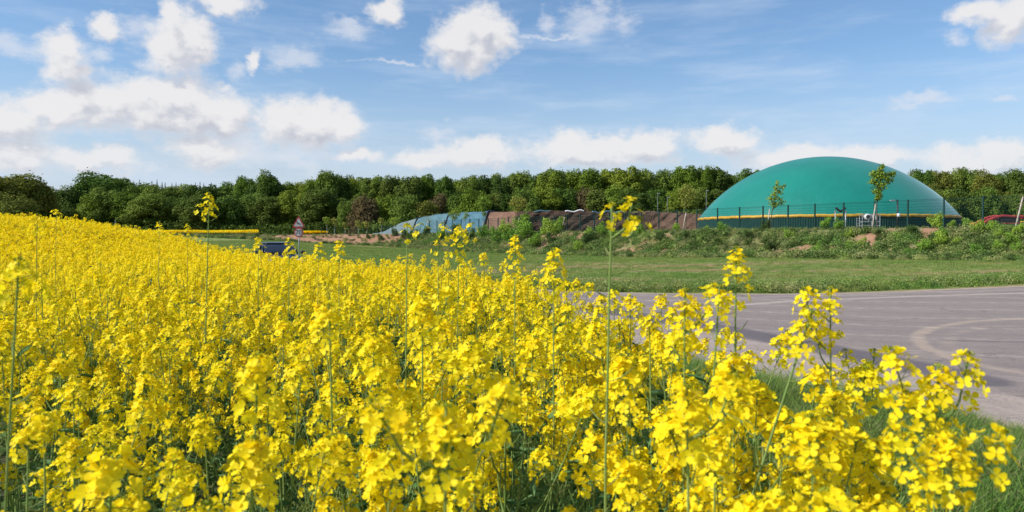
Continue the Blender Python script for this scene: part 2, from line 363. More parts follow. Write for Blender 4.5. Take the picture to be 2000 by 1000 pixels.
col_ = mixc(nt_, brk('bare', .4, .62), col_, dirt)
col_ = mixc(nt_, brk('plat', .4, .6), col_, (.20, .15, .10))
col_ = mixc(nt_, A('crop'), col_, mixc(nt_, mrange(nt_, n2, .4, .6), (.10, .10, .05), (.07, .12, .03)))
nt_.links.new(col_, b.inputs['Base Color'])
nt_.links.new(N(nt_, 'ShaderNodeBump', {'Strength': .9, 'Distance': .12, 'Height': noise(nt_, co, 5.0, 6, .7)}).outputs[0], b.inputs['Normal'])
g = link('ground', mesh('ground', np.stack([GX, GY, GZ], -1).reshape(-1, 3), gf, m, None, True,
    {'bare': bare.ravel(), 'plat': plat.ravel(), 'crop': crop_m.ravel(), 'bank': on_bank.ravel(), 'fieldbare': fieldbare.ravel()}))
tag(g, kind='structure')

# ---------------------------------------------------------------- road
def resample(P, n):
    # smooth the polyline a little, then sample evenly in point parameter
    t = np.arange(len(P)); tt = np.linspace(0, len(P) - 1, n)
    q = np.stack([np.interp(tt, t, P[:, 0]), np.interp(tt, t, P[:, 1])], 1)
    k = max(3, n // len(P)); ker = np.ones(k) / k
    pad = np.vstack([np.repeat(q[:1], k // 2, 0), q, np.repeat(q[-1:], k - 1 - k // 2, 0)])
    return np.stack([np.convolve(pad[:, 0], ker, 'valid'), np.convolve(pad[:, 1], ker, 'valid')], 1)
na, nb = 520, 150
pn, pf = resample(NEAR, na), resample(FAR, na)
tb = np.linspace(0, 1, nb)**1.5
RX = pn[:, None, 0] * (1 - tb) + pf[:, None, 0] * tb; RY = pn[:, None, 1] * (1 - tb) + pf[:, None, 1] * tb
RX[:, 0] += .10 * vnoise(RX[:, 0], RY[:, 0], .5); RX[:, -1] += 0; RY[:, -1] += .14 * vnoise(RX[:, -1], RY[:, -1], .6)
RZ = H(RX, RY) + .02
def flat(px, py): Y = CAMZ * F / (py - HY); return (px - 1000) / F * Y, Y
def pxline(L): return np.array([flat(*p) for p in L])
def band(P, w, X=RX, Y=RY): d, _, _ = poly_dist(X, Y, P); return np.exp(-(d / w)**4)
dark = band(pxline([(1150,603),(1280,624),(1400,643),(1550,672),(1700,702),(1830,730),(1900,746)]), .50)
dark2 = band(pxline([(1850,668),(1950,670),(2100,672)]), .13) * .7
sand = np.maximum(band(pxline([(2150,626),(1990,625),(1900,630),(1825,642),(1792,658),(1806,680),(1860,702),(1940,722),(2050,742)]) + 0, .15), 
                  .55 * band(pxline([(2050,636),(1930,640),(1860,655),(1858,680),(1900,703),(1990,728)]), .18))
streak = np.maximum.reduce([.8 * band(pxline([(1380,602),(1550,590),(1800,581),(2100,574)]), .22), .5 * band(pxline([(1250,590),(1500,582),(1800,574),(2100,569)]), .3),
                         .45 * band(pxline([(1500,612),(1700,604),(1990,600)]), .12), .5 * band(pxline([(1650,728),(1800,765),(1990,810)]), .10), .45 * band(pxline([(1350,665),(1550,705),(1700,738)]), .12)])
dn, _, _ = poly_dist(RX, RY, pn); df, _, _ = poly_dist(RX, RY, pf)
edge = np.maximum(np.exp(-(dn / .25)**2), np.exp(-(df / .4)**2))
dl, sg, _ = poly_dist(RX, RY, pxline([(1000,585),(1280,632),(1400,650),(1550,680),(1700,712),(1850,745),(2000,778),(2300,860)]))
lane = sstep(-.15, .15, -dl * sg * -1.0)
m, nt_, b = mat('asphalt', .85, .25)
co = N(nt_, 'ShaderNodeNewGeometry').outputs['Position']
n1 = noise(nt_, co, .7, 6, .65); n2 = noise(nt_, co, 28, 4, .8); n3 = noise(nt_, co, 3.5, 6, .7)
st = noise(nt_, N(nt_, 'ShaderNodeMapping', {'Vector': co, 'Rotation': (0, 0, R(8)), 'Scale': (.35, 5, 1)}).outputs[0], 1.4, 5, .6)
c_ = mixc(nt_, mrange(nt_, n1, .3, .7), (.320, .252, .212), (.405, .322, .268))
c_ = mixc(nt_, mrange(nt_, st, .45, .75, 0, .45), c_, (.40, .33, .30))
c_ = mixc(nt_, math_(nt_, 'MULTIPLY', A('lane'), .75), c_, mixc(nt_, mrange(nt_, n3, .3, .7), (.208, .168, .148), (.260, .210, .186)))
c_ = mixc(nt_, mrange(nt_, n2, .46, .62, 0, .5), c_, (.13, .105, .105))
c_ = mixc(nt_, mrange(nt_, n2, .40, .28, 0, .4), c_, (.48, .42, .38))
def bk(k, amt, nn, lo=.3, hi=.7): return math_(nt_, 'MULTIPLY', mrange(nt_, math_(nt_, 'ADD', A(k), math_(nt_, 'MULTIPLY', math_(nt_, 'SUBTRACT', nn, .5), .9)), lo, hi), amt)
big = N(nt_, 'ShaderNodeTexNoise', {'Vector': co, 'Scale': .22, 'Detail': 3.0, 'Distortion': 1.2}).outputs[0]
c_ = mixc(nt_, mrange(nt_, big, .52, .60, 0, .28), c_, (.20, .165, .155))
wv = N(nt_, 'ShaderNodeTexWave', {'Vector': N(nt_, 'ShaderNodeMapping', {'Vector': co, 'Rotation': (0, 0, R(20))}).outputs[0], 'Scale': .16, 'Distortion': 7.0, 'Detail': 3.0, 'Detail Scale': .5}, bands_direction='Y').outputs['Fac']
c_ = mixc(nt_, math_(nt_, 'MULTIPLY', mrange(nt_, wv, .86, .98), mrange(nt_, n3, .35, .65, 0, .38)), c_, (.44, .36, .31))
c_ = mixc(nt_, math_(nt_, 'MULTIPLY', mrange(nt_, wv, .16, .04), mrange(nt_, n3, .35, .65, 0, .35)), c_, (.15, .125, .12))
vo = N(nt_, 'ShaderNodeTexVoronoi', {'Vector': N(nt_, 'ShaderNodeVectorMath', {0: co, 1: N(nt_, 'ShaderNodeVectorMath', {0: N(nt_, 'ShaderNodeTexNoise', {'Vector': co, 'Scale': 1.5, 'Detail': 4.0}).outputs['Color'], 'Scale': 1.2}, operation='SCALE').outputs[0]}, operation='ADD').outputs[0], 'Scale': .33}, feature='DISTANCE_TO_EDGE').outputs['Distance']
c_ = mixc(nt_, math_(nt_, 'MULTIPLY', mrange(nt_, vo, .012, .0, 0, .6), mrange(nt_, n1, .45, .6)), c_, (.09, .075, .07))
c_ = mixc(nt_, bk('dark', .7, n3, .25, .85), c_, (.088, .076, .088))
c_ = mixc(nt_, bk('streak', .5, n3, .2, .9), c_, (.52, .43, .36))
c_ = mixc(nt_, bk('sand', .44, math_(nt_, 'ADD', math_(nt_, 'MULTIPLY', n3, .9), math_(nt_, 'MULTIPLY', math_(nt_, 'SUBTRACT', n1, .45), 1.4)), .3, 1.2), c_, (.52, .39, .28))
c_ = mixc(nt_, bk('edge', .8, n3, .35, .8), c_, (.42, .31, .22))
nt_.links.new(c_, b.inputs['Base Color'])
nt_.links.new(N(nt_, 'ShaderNodeBump', {'Strength': .6, 'Distance': .01, 'Height': n2}).outputs[0], b.inputs['Normal'])
ri = np.arange(na * nb).reshape(na, nb)
rf = np.stack([ri[:-1, :-1], ri[:-1, 1:], ri[1:, 1:], ri[1:, :-1]], -1).reshape(-1, 4)
A = None
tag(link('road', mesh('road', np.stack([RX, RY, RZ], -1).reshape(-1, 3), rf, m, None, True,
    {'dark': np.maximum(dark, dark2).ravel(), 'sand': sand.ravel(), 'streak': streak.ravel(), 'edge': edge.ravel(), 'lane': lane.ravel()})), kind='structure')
ROADPOLY = np.vstack([pn, pf[::-1]])

# ---------------------------------------------------------------- scatter (only for uncountable stuff)
def scatter(name, pts, rotz, scl, protos, tilt=.12, rng=RNG):
    n = len(pts)
    me = bpy.data.meshes.new(name); me.vertices.add(n); me.vertices.foreach_set('co', np.asarray(pts, np.float32).ravel())
    rot = np.stack([rng.normal(0, tilt, n), rng.normal(0, tilt, n), rotz], 1)
    a = me.attributes.new('rot', 'FLOAT_VECTOR', 'POINT'); a.data.foreach_set('vector', rot.astype(np.float32).ravel())
    a = me.attributes.new('scl', 'FLOAT', 'POINT'); a.data.foreach_set('value', np.asarray(scl, np.float32))
    a = me.attributes.new('vid', 'INT', 'POINT'); a.data.foreach_set('value', rng.integers(0, len(protos), n).astype(np.int32))
    o = link(name, me)
    gt = bpy.data.node_groups.new(name + '_scatter', 'GeometryNodeTree')
    gt.interface.new_socket('Geometry', in_out='INPUT', socket_type='NodeSocketGeometry')
    gt.interface.new_socket('Geometry', in_out='OUTPUT', socket_type='NodeSocketGeometry')
    gi = gt.nodes.new('NodeGroupInput'); go = gt.nodes.new('NodeGroupOutput')
    jn = gt.nodes.new('GeometryNodeJoinGeometry')
    for p in protos:
        oi = gt.nodes.new('GeometryNodeObjectInfo'); oi.inputs['Object'].default_value = p; oi.inputs['As Instance'].default_value = True
        gt.links.new(oi.outputs['Geometry'], jn.inputs[0])
    def attr(nm, ty):
        q = gt.nodes.new('GeometryNodeInputNamedAttribute'); q.data_type = ty; q.inputs['Name'].default_value = nm; return q.outputs[0]
    ip = gt.nodes.new('GeometryNodeInstanceOnPoints'); gt.links.new(gi.outputs[0], ip.inputs['Points']); gt.links.new(jn.outputs[0], ip.inputs['Instance'])
    ip.inputs['Pick Instance'].default_value = True
    gt.links.new(attr('vid', 'INT'), ip.inputs['Instance Index'])
    er = gt.nodes.new('FunctionNodeEulerToRotation'); gt.links.new(attr('rot', 'FLOAT_VECTOR'), er.inputs[0]); gt.links.new(er.outputs[0], ip.inputs['Rotation'])
    gt.links.new(attr('scl', 'FLOAT'), ip.inputs['Scale']); gt.links.new(ip.outputs[0], go.inputs[0])
    md = o.modifiers.new('scatter', 'NODES'); md.node_group = gt
    return o
def proto(name, me): return bpy.data.objects.new(name, me)      # prototype, not linked into the scene

# ---------------------------------------------------------------- trees
def crown_mesh(name, lobes, per, leaf, mat_, seed, solid=.35, core=True):
    rng = np.random.default_rng(seed); q = QB()
    for (cx, cy, cz, rx, ry, rz) in lobes:
        n = int(per * (rx * ry * rz)**(2 / 3)); dr = rnd_unit(n, rng)
        rad = 1 - solid * rng.random(n)**1.6 + rng.normal(0, .05, n)
        bump = 1 + .16 * np.sin(dr[:, 0] * 5 + seed) * np.sin(dr[:, 1] * 5 + 2) + .10 * np.sin(dr[:, 2] * 9 + seed)
        c = np.array((cx, cy, cz)) + dr * ((rad + rng.normal(0, .05, n)) * bump)[:, None] * np.array((rx, ry, rz))
        nr = dr + rnd_unit(n, rng) * .75 + np.array((0, 0, .25)); nr /= np.linalg.norm(nr, axis=1)[:, None]
        v, f = leaf_quads(c, nr, leaf * rng.uniform(.55, 1.25, n), rng, .75, .12); q.add(v, f)
    return q.mesh(name, mat_, False)
def lobes_for(kind, Hh, Wd, seed):
    rng = np.random.default_rng(seed); L = []
    if kind == 'round': z0, n = .20, 36
    elif kind == 'tall': z0, n = .22, 38
    else: z0, n = .05, 30
    for i in range(n):
        t = (i + .5) / n; z = z0 + (1 - z0) * (t**.9) * .92
        prof = math.sin(math.pi * min(1, max(0, (z - z0) / (1 - z0) * .80 + .17)))**.65
        if kind == 'bush': prof = math.sqrt(max(.05, 1 - (z * .95)**2))
        a = i * 2.4 + rng.uniform(-.5, .5); rr = Wd * .5 * prof * rng.uniform(.45, .92)
        r = Wd * rng.uniform(.12, .23)
        L.append((rr * math.cos(a), rr * math.sin(a), z * Hh - r * .4, r, r, r * rng.uniform(.7, 1.05)))
    L.append((0, 0, Hh * .6, Wd * .28, Wd * .28, Hh * .28))
    return L
def trunk_mesh(name, Hh, r0, seed, mat_, limbs=7, lean=0, top=.85):
    rng = np.random.default_rng(seed); q = QB()
    z = np.linspace(-.3, Hh * top, 9); pts = np.stack([lean * (np.abs(z) / Hh)**1.5 * Hh + .02 * Hh * np.sin(z / Hh * 5 + seed) * (z / Hh), .015 * Hh * np.sin(z / Hh * 4), z], 1)
    q.tube(pts, r0 * (1 - .85 * np.linspace(0, 1, 9)) * (1 + .5 * np.exp(-np.linspace(0, 6, 9) * 2)), 8)
    for i in range(limbs):
        t = .3 + .5 * i / limbs; p = pts[0] * 0 + np.array([np.interp(t * Hh, z, pts[:, k]) for k in range(3)])
        a = i * 2.4 + seed; L = Hh * rng.uniform(.2, .32); k = np.linspace(0, 1, 5)
        lp = p + np.stack([np.cos(a) * L * k * .75, np.sin(a) * L * k * .75, L * (k * .5 + .25 * k**2)], 1)
        q.tube(lp, r0 * .38 * (1 - .8 * k), 5)
    return q.mesh(name, mat_, True)
TV = {}
for kind, Hh, Wd in (('round', 15, 11), ('tall', 16, 8.5), ('bush', 7, 8)):
    TV[kind] = [(lobes_for(kind, Hh, Wd, 11 * i + len(kind)), trunk_mesh('trunk', Hh, .28 if kind != 'bush' else .1, i + 3, M['bark'] if i % 3 else M['palebark'], 7 if kind != 'bush' else 4)) for i in range(4)]
CR = {}
def crown_for(kind, i, mk):
    key = (kind, i, mk)
    if key not in CR: CR[key] = crown_mesh('crown', TV[kind][i][0], 165 if kind != 'bush' else 230, .46 if kind != 'bush' else .36, M[mk], 31 + i)
    return CR[key]
NOMH = {'round': 14.6, 'tall': 15.6, 'bush': 6.9}; NOMW = {'round': 11.5, 'tall': 8.8, 'bush': 8.5}
def add_tree(name, px, ytop, wpx, Y, kind, i, mk, label, group, baseoff=0, cat='tree'):
    X = at(px, Y); z0 = h1(X, Y) + baseoff; ztop = CAMZ + (HY - ytop) / F * Y; hh = (ztop - z0) / NOMH[kind]
    ww = (wpx / F * Y) / NOMW[kind]
    t = empty(name, (X, Y, z0), RNG.uniform(0, 6.28), label, cat, group)
    t.scale = (ww * RNG.uniform(.92, 1.1), ww * RNG.uniform(.92, 1.1), hh); t.rotation_euler = (RNG.normal(0, .035), RNG.normal(0, .035), t.rotation_euler.z)
    link('crown', crown_for(kind, i, mk), t); link('trunk', TV[kind][i][1], t)
    return t
def landmark(px):
    for lim, s in ((100, "at the far left edge"), (180, 'beside the sky gap at left'), (260, "above the far yellow strip's start"), (420, 'behind the far yellow strip'), (545, 'left of the deer warning sign'),
                   (625, 'behind the deer warning sign'), (735, 'behind the bare red earth bank'), (850, "behind the pale tarpaulin"), (1000, 'behind the blue tarpaulin heap'),
                   (1110, "behind left silage face"), (1240, "behind middle silage face"), (1370, 'just left of the green dome'), (1500, "behind the dome's left flank"),
                   (1830, "behind the dome's right flank"), (1900, 'right of the green dome'), (3000, "above the red machine")):
        if px < lim: return s
CW = {'t_mid': 'mid green', 't_dark': 'dark green', 't_bright': 'bright green', 't_olive': 'olive green', 't_brown': 'coppery brown'}
ORD = ['first', 'second', 'third', 'fourth', 'fifth', 'sixth', 'seventh', 'eighth', 'ninth', 'tenth']
BACK = [(-60,350,110,'round','t_olive'),(8,345,90,'round','t_olive'),(52,347,84,'round','t_olive'),(78,362,34,'tall','t_olive'),(130,370,60,'round','t_dark'),(104,392,30,'bush','t_dark'),
 (190,341,70,'round','t_mid'),(228,347,58,'round','t_mid'),(270,362,60,'round','t_mid'),(305,364,60,'round','t_mid'),(345,365,56,'round','t_mid'),(390,362,56,'round','t_dark'),(430,362,56,'round','t_mid'),
 (479,347,38,'round','t_bright'),(455,366,50,'round','t_mid'),(505,362,44,'round','t_dark'),(531,340,52,'round','t_mid'),(562,360,50,'round','t_bright'),(592,356,46,'round','t_bright'),(612,352,36,'tall','t_bright'),(638,336,46,'tall','t_mid'),(664,344,40,'tall','t_dark'),
 (690,346,36,'tall','t_bright'),(727,344,42,'tall','t_mid'),(761,345,42,'tall','t_dark'),(803,345,46,'tall','t_dark'),(836,341,34,'tall','t_bright'),(866,346,32,'tall','t_mid'),(897,353,38,'tall','t_bright'),
 (922,345,40,'tall','t_mid'),(955,343,38,'tall','t_dark'),(980,346,34,'tall','t_dark'),(1012,335,38,'tall','t_mid'),(1040,342,36,'tall','t_mid'),(1070,337,40,'tall','t_bright'),(1092,329,38,'tall','t_mid'),(1120,333,36,'tall','t_bright'),
 (1154,330,42,'tall','t_bright'),(1192,329,42,'tall','t_bright'),(1228,327,44,'tall','t_bright'),(1264,332,36,'tall','t_mid'),(1296,331,36,'tall','t_mid'),(1336,324,46,'tall','t_bright'),(1368,328,24,'tall','t_dark'),
 (1384,326,26,'tall','t_bright'),(1411,327,44,'tall','t_dark'),(1456,330,40,'tall','t_mid'),(1484,334,34,'tall','t_mid'),(1520,338,40,'tall','t_mid'),(1780,340,36,'tall','t_dark'),(1803,332,30,'tall','t_mid'),(1832,333,40,'round','t_olive'),(1862,338,40,'round','t_mid'),
 (1888,331,46,'round','t_mid'),(1925,339,42,'round','t_olive'),(1956,339,40,'round','t_mid'),(1992,332,46,'tall','t_dark'),(2035,334,50,'round','t_mid')]
FRONT = [(-20,380,80,'bush','t_olive'),(40,392,70,'bush','t_olive'),(125,405,50,'bush','t_dark'),(185,380,60,'bush','t_bright'),(215,372,60,'round','t_mid'),(250,378,56,'round','t_bright'),(295,380,64,'round','t_mid'),(345,385,56,'bush','t_mid'),
 (388,384,60,'round','t_dark'),(440,385,58,'bush','t_mid'),(490,382,54,'round','t_mid'),(530,384,60,'round','t_dark'),(575,378,56,'round','t_bright'),(625,370,52,'tall','t_dark'),(655,386,50,'tall','t_dark'),(678,392,36,'bush','t_mid'),(716,387,46,'bush','t_brown'),
 (755,385,48,'bush','t_bright'),(792,383,54,'bush','t_mid'),(832,392,44,'bush','t_olive'),(858,384,48,'bush','t_brown'),(896,382,46,'bush','t_mid'),(925,372,48,'bush','t_bright'),(962,378,40,'tall','t_dark'),(988,382,36,'tall','t_dark'),
 (1025,372,44,'bush','t_mid'),(1062,366,46,'tall','t_bright'),(1100,368,46,'round','t_mid'),(1140,372,44,'bush','t_brown'),(1175,370,44,'tall','t_dark'),(1215,368,44,'tall','t_mid'),(1250,375,40,'tall','t_dark'),(1285,370,40,'tall','t_mid'),(1322,372,44,'round','t_bright'),(1362,366,40,'tall','t_mid'),
 (1400,372,44,'tall','t_dark'),(1440,374,44,'round','t_mid'),(1480,378,44,'round','t_mid'),(1815,360,40,'bush','t_olive'),(1845,368,46,'bush','t_mid'),(1880,372,50,'bush','t_dark'),(1920,370,46,'bush','t_mid'),(1955,374,44,'bush','t_olive'),(1990,378,44,'bush','t_mid'),(2030,370,50,'bush','t_mid')]
seen = {}
for row, lst, grp in (('back', BACK, 'tall trees of the far woodland edge'), ('front', FRONT, 'lower trees in front of the far woodland')):
    for i, (px, yt, w, kind, mk) in enumerate(lst):
        if px < -100: continue
        lm = landmark(px); k = (row, lm); seen[k] = seen.get(k, 0) + 1
        Yd = (215 if px < 700 else 185) if row == 'back' else (190 if px < 700 else 165)
        Yd += RNG.uniform(-7, 7)
        if px < 100: Yd -= 60
        adj = {'round': 'round', 'tall': 'narrow', 'bush': 'bushy'}[kind]
        lab = f'{adj} {CW[mk]} tree, {ORD[seen[k]-1]} in {row} row {lm}'
        add_tree('broadleaf_tree', px, yt - 1, w * 1.45, Yd, kind, i % 4, mk, lab, grp)
# fill trees deep in the wood so no sky shows through low down
k = 0
for px in range(-40, 2060, 30):
    if 1540 < px < 1760 or 80 < px < 122: continue
    k += 1
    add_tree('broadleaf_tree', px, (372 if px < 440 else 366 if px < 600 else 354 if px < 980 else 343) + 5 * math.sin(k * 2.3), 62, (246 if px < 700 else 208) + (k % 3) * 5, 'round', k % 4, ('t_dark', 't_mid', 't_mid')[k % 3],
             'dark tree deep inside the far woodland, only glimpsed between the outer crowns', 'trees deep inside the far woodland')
# conifers
def conifer_mesh(seed):
    rng = np.random.default_rng(seed); q = QB(); C = []; Nn = []; S = []
    for z in np.arange(2, 18, .32):
        r = (18 - z) * .20 + .04; n = int(14 + r * 16)
        a = rng.uniform(0, 6.28, n); rr = r * rng.uniform(.25, 1.05, n)
        C.append(np.stack([rr * np.cos(a), rr * np.sin(a), z - rr * .35 + rng.normal(0, .08, n)], 1)); Nn.append(np.stack([np.cos(a) * .5, np.sin(a) * .5, np.ones(n)], 1) + rnd_unit(n, rng) * .4); S.append(np.full(n, .2 + .35 * min(1, (18 - z) / 3)))
    C = np.vstack(C); Nn = np.vstack(Nn); Nn /= np.linalg.norm(Nn, axis=1)[:, None]
    v, f = leaf_quads(C, Nn, np.concatenate(S), rng, .5, -.1); return q.add(v, f).mesh('crown', M['t_conifer'], False)
CM = [conifer_mesh(i) for i in range(3)]; CT = trunk_mesh('trunk', 18, .22, 5, M['bark'], 0, top=.97)
for i, (px, yt) in enumerate([(250,353),(263,355),(274,352),(298,355),(308,352),(318,357),(324,358),(337,359),(345,358),(355,359),(363,361),(383,358),(392,357),(399,359),(414,358),(422,363),(282,358),(290,359),(975,341),(1370,324)]):
    Y = 236 if px < 900 else 192; X = at(px, Y); z0 = h1(X, Y); s = (CAMZ + (HY - yt + 3) / F * Y - z0) / 18
    t = empty('spruce_tree', (X, Y, z0), i, f'dark pointed spruce, {ORD[i]} tip from left above the woodland at left' if i < 10 else ('lone dark spruce spire in the wood behind the tarpaulin heap' if px == 975 else 'ragged dark spruce just left of the green dome' if px == 1370 else
        f'dark pointed spruce, {["", "eleventh","twelfth","thirteenth","fourteenth","fifteenth","sixteenth"][i-9]} tip from left above the woodland at left' if i < 16 else f'dark spruce tip {["left","right"][i-16]} one of the close pair above the woodland at left'), 'tree', 'spruces showing above the far woodland')
    t.scale = (s * .8, s * .8, s); link('crown', CM[i % 3], t); link('trunk', CT, t)
# undergrowth strip hiding the foot of the wood
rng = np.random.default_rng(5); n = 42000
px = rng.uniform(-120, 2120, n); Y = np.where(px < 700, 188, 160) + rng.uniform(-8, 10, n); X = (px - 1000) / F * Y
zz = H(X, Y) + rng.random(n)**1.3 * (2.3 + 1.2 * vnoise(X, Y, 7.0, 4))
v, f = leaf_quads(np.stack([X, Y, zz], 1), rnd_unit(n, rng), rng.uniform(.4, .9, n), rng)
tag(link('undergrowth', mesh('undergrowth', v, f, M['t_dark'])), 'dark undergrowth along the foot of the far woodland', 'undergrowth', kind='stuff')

# ---------------------------------------------------------------- biogas tank with green dome
DX, DY, DR, DZ = 32.9, 81.6, 12.75, 2.6
m, nt_, b = mat('green_dome_membrane', .42, .45)
co = N(nt_, 'ShaderNodeTexCoord').outputs['Object']
c_ = mixc(nt_, mrange(nt_, noise(nt_, co, .25, 4), .3, .7), (.004, .160, .122), (.006, .188, .142))
c_ = mixc(nt_, mrange(nt_, noise(nt_, N(nt_, 'ShaderNodeMapping', {'Vector': co, 'Scale': (1, 1, .15)}).outputs[0], 1.6, 6), .55, .8, 0, .10), c_, (.10, .33, .28))
so_ = N(nt_, 'ShaderNodeSeparateXYZ', {0: co}); an = math_(nt_, 'ARCTAN2', so_.outputs[0], so_.outputs[1])
seam = mrange(nt_, math_(nt_, 'ABSOLUTE', math_(nt_, 'SINE', math_(nt_, 'MULTIPLY', an, 22.0))), .035, .0, 0, .22)
c_ = mixc(nt_, seam, c_, (.010, .12, .10))
stk = noise(nt_, N(nt_, 'ShaderNodeCombineXYZ', {0: math_(nt_, 'MULTIPLY', an, 30.0), 1: math_(nt_, 'MULTIPLY', so_.outputs[2], .35)}).outputs[0], 1.5, 5, .7)
c_ = mixc(nt_, mrange(nt_, stk, .5, .8, 0, .16), c_, (.09, .24, .20))
nt_.links.new(c_, b.inputs['Base Color']); b.inputs['Sheen Weight'].default_value = .2; b.inputs['Sheen Roughness'].default_value = .4; b.inputs['Sheen Tint'].default_value = (.7, .95, .95, 1)
nt_.links.new(N(nt_, 'ShaderNodeBump', {'Strength': .12, 'Distance': .05, 'Height': noise(nt_, co, .9, 3)}).outputs[0], b.inputs['Normal'])
M['dome'] = m
tank = empty('biogas_tank', (DX, DY, DZ), 0, 'round digester tank with big inflated green dome above a yellow rim and dark green wall', 'tank')
wh = 1.15; seg = 192; v = []; f = []
th = np.linspace(0, 2 * np.pi, seg, endpoint=False); hcap = 6.45; Rs = (DR**2 + hcap**2) / (2 * hcap); rings = 40; amax = math.asin(DR / Rs)
for j in range(rings + 1):
    a = amax * (1 - j / rings); r = Rs * math.sin(a); z = wh + .12 + hcap - Rs * (1 - math.cos(a)) 
    if j == rings: v.append((0, 0, z)); break
    for t in th: v.append((r * math.cos(t), r * math.sin(t), z))
for j in range(rings - 1):
    for i in range(seg): f.append((j * seg + i, j * seg + (i + 1) % seg, (j + 1) * seg + (i + 1) % seg, (j + 1) * seg + i))
for i in range(seg): f.append(((rings - 1) * seg + i, (rings - 1) * seg + (i + 1) % seg, rings * seg))
link('dome', mesh('dome', v, f, M['dome'], None, True), tank)
mb = MB(); n = 1440; tt = np.linspace(0, 2 * np.pi, n, endpoint=False); rr = DR - .02 + .05 * (((np.arange(n) // 2) % 2) * 1.0)
vv = np.vstack([np.stack([rr * np.cos(tt), rr * np.sin(tt), np.full(n, -1.2)], 1), np.stack([rr * np.cos(tt), rr * np.sin(tt), np.full(n, wh)], 1)])
mb.add(vv, [(i, (i + 1) % n, n + (i + 1) % n, n + i) for i in range(n)]).build('wall', M['greenmetal'], tank)
mb = MB(); th2 = np.linspace(0, 2 * np.pi, 361); 
def ringpts(r, z): return np.stack([r * np.cos(th2), r * np.sin(th2), z + .018 * np.sin(th2 * 47) + .01 * np.sin(th2 * 113)], 1)
prof = [(DR + .06, wh - .08), (DR + .11, wh), (DR + .10, wh + .09), (DR + .02, wh + .17), (DR - .14, wh + .19)]
vv = np.vstack([ringpts(*p) for p in prof]); k = 361
mb.add(vv, [(j * k + i, j * k + i + 1, (j + 1) * k + i + 1, (j + 1) * k + i) for j in range(len(prof) - 1) for i in range(k - 1)]).build('rim_band', M['yellowband'], tank, True)
# inspection platform with ladder and blower at the tank wall
def on_tank(px, dr=0.0):       # point of the tank wall facing the camera at this column
    u = (px - 1000) / F; ang = math.atan(u); dx, dy = math.sin(ang), math.cos(ang)
    bq = dx * DX + dy * DY; disc = bq * bq - (DX**2 + DY**2 - (DR + dr)**2); s_ = bq - math.sqrt(max(0, disc)); return s_ * dx, s_ * dy
x, y = on_tank(1698, 1.0)
wp = empty('work_platform', (x, y, DZ), math.atan2(DY - y, DX - x) - R(90), 'galvanised service platform with blower standing against the dark tank wall', 'platform')
mb = MB()
for sx_ in (-.75, .05, .75):
    for sy_ in (-.35, .35): mb.tube([(sx_, sy_, -.3), (sx_, sy_, 1.25)], .035, 6)
for z_ in (.25, .6, 1.2):
    mb.tube([(-.75, -.35, z_), (.75, -.35, z_)], .03, 6); mb.tube([(-.75, .35, z_), (.75, .35, z_)], .03, 6)
mb.build('frame', M['galv'], wp)
MB().box((0, 0, .56), (1.5, .7, .05)).build('deck', M['galv'], wp)
mb = MB(); mb.tube([(-.3, -.45, 1.02), (-.3, -.1, 1.02)], .27, 20); o = mb.build('blower', M['white'], wp, True)
mb = MB(); mb.tube([(-.3, -.47, 1.02), (-.3, -.455, 1.02)], .17, 20); mb.build('intake', M['black'], o)
mb = MB(); mb.box((.35, -.2, .95), (.35, .3, .4)); mb.build('control_box', M['white'], wp)
mb = MB()
for sx_ in (-1.25, -.98): mb.tube([(sx_, -.4, -.3), (sx_, -.4, .95)], .025, 6)
for z_ in np.arange(.0, .9, .22): mb.tube([(-1.25, -.4, z_), (-.98, -.4, z_)], .018, 5)
mb.build('ladder', M['galv'], wp)
# second low tank at the right edge with its yellow rim
Y2 = 92; X2 = at(2075, Y2)
t2 = empty('storage_tank', (X2, Y2, 2.5), 0, 'low tank with yellow rim behind the red machine at the right edge', 'tank')
MB().tube([(0, 0, -1), (0, 0, 1.0)], 9.5, 64).build('wall', M['greenmetal'], t2); MB().tube([(0, 0, 1.003), (0, 0, 1.16)], 9.62, 64).build('rim_band', M['yellowband'], t2)

# ---------------------------------------------------------------- fence
FA = np.array((27.8, 54.0)); FD = np.array((-.5385, .8426))
def fpt(t): return FA + FD * t
def make_fence(name, pts, hgt, label, group=None, wires=True):
    t = empty(name, (pts[0][0], pts[0][1], h1(*pts[0])), 0, label, 'fence', group); o0 = np.array(t.location)
    W3 = [np.array((p[0], p[1], h1(*p))) - o0 for p in pts]
    for p in W3:
        mb = MB(); mb.box(p + np.array((0, 0, hgt / 2 - .2)), (.09, .09, hgt + .4), math.atan2(FD[1], FD[0])); mb.box(p + np.array((0, 0, hgt + .015)), (.08, .08, .02), math.atan2(FD[1], FD[0]))
        mb.build('post', M['greenmetal'], t)
    for a, b in zip(W3[:-1], W3[1:]):
        q = QB(); ab = b - a; L = np.linalg.norm(ab[:2]); nrm = np.array((ab[1], -ab[0], 0)) / L * .04
        for z in list(np.arange(.08, hgt - .02, .2)):
            q.tube([a + nrm + (0, 0, z), b + nrm + (0, 0, z)], .007, 4)
        q.tube([a + nrm + (0, 0, hgt - .03), b + nrm + (0, 0, hgt - .03)], .010, 4)
        if wires:
            for k in np.arange(.05, L, .07 if L < 3 else .12):
                c0 = a + ab * (k / L) + nrm; q.tube([c0 + (0, 0, .05), c0 + (0, 0, hgt - .03)], .0032, 3)
        link('wire_panel', q.mesh('wire_panel', M['greenmetal'], False), t)
    return t
make_fence('mesh_fence', [tuple(fpt(t)) for t in np.arange(-10.0, 76.1, 2.5)], 2.0, 'dark green welded wire mesh fence running along the top of the bank before the dome')
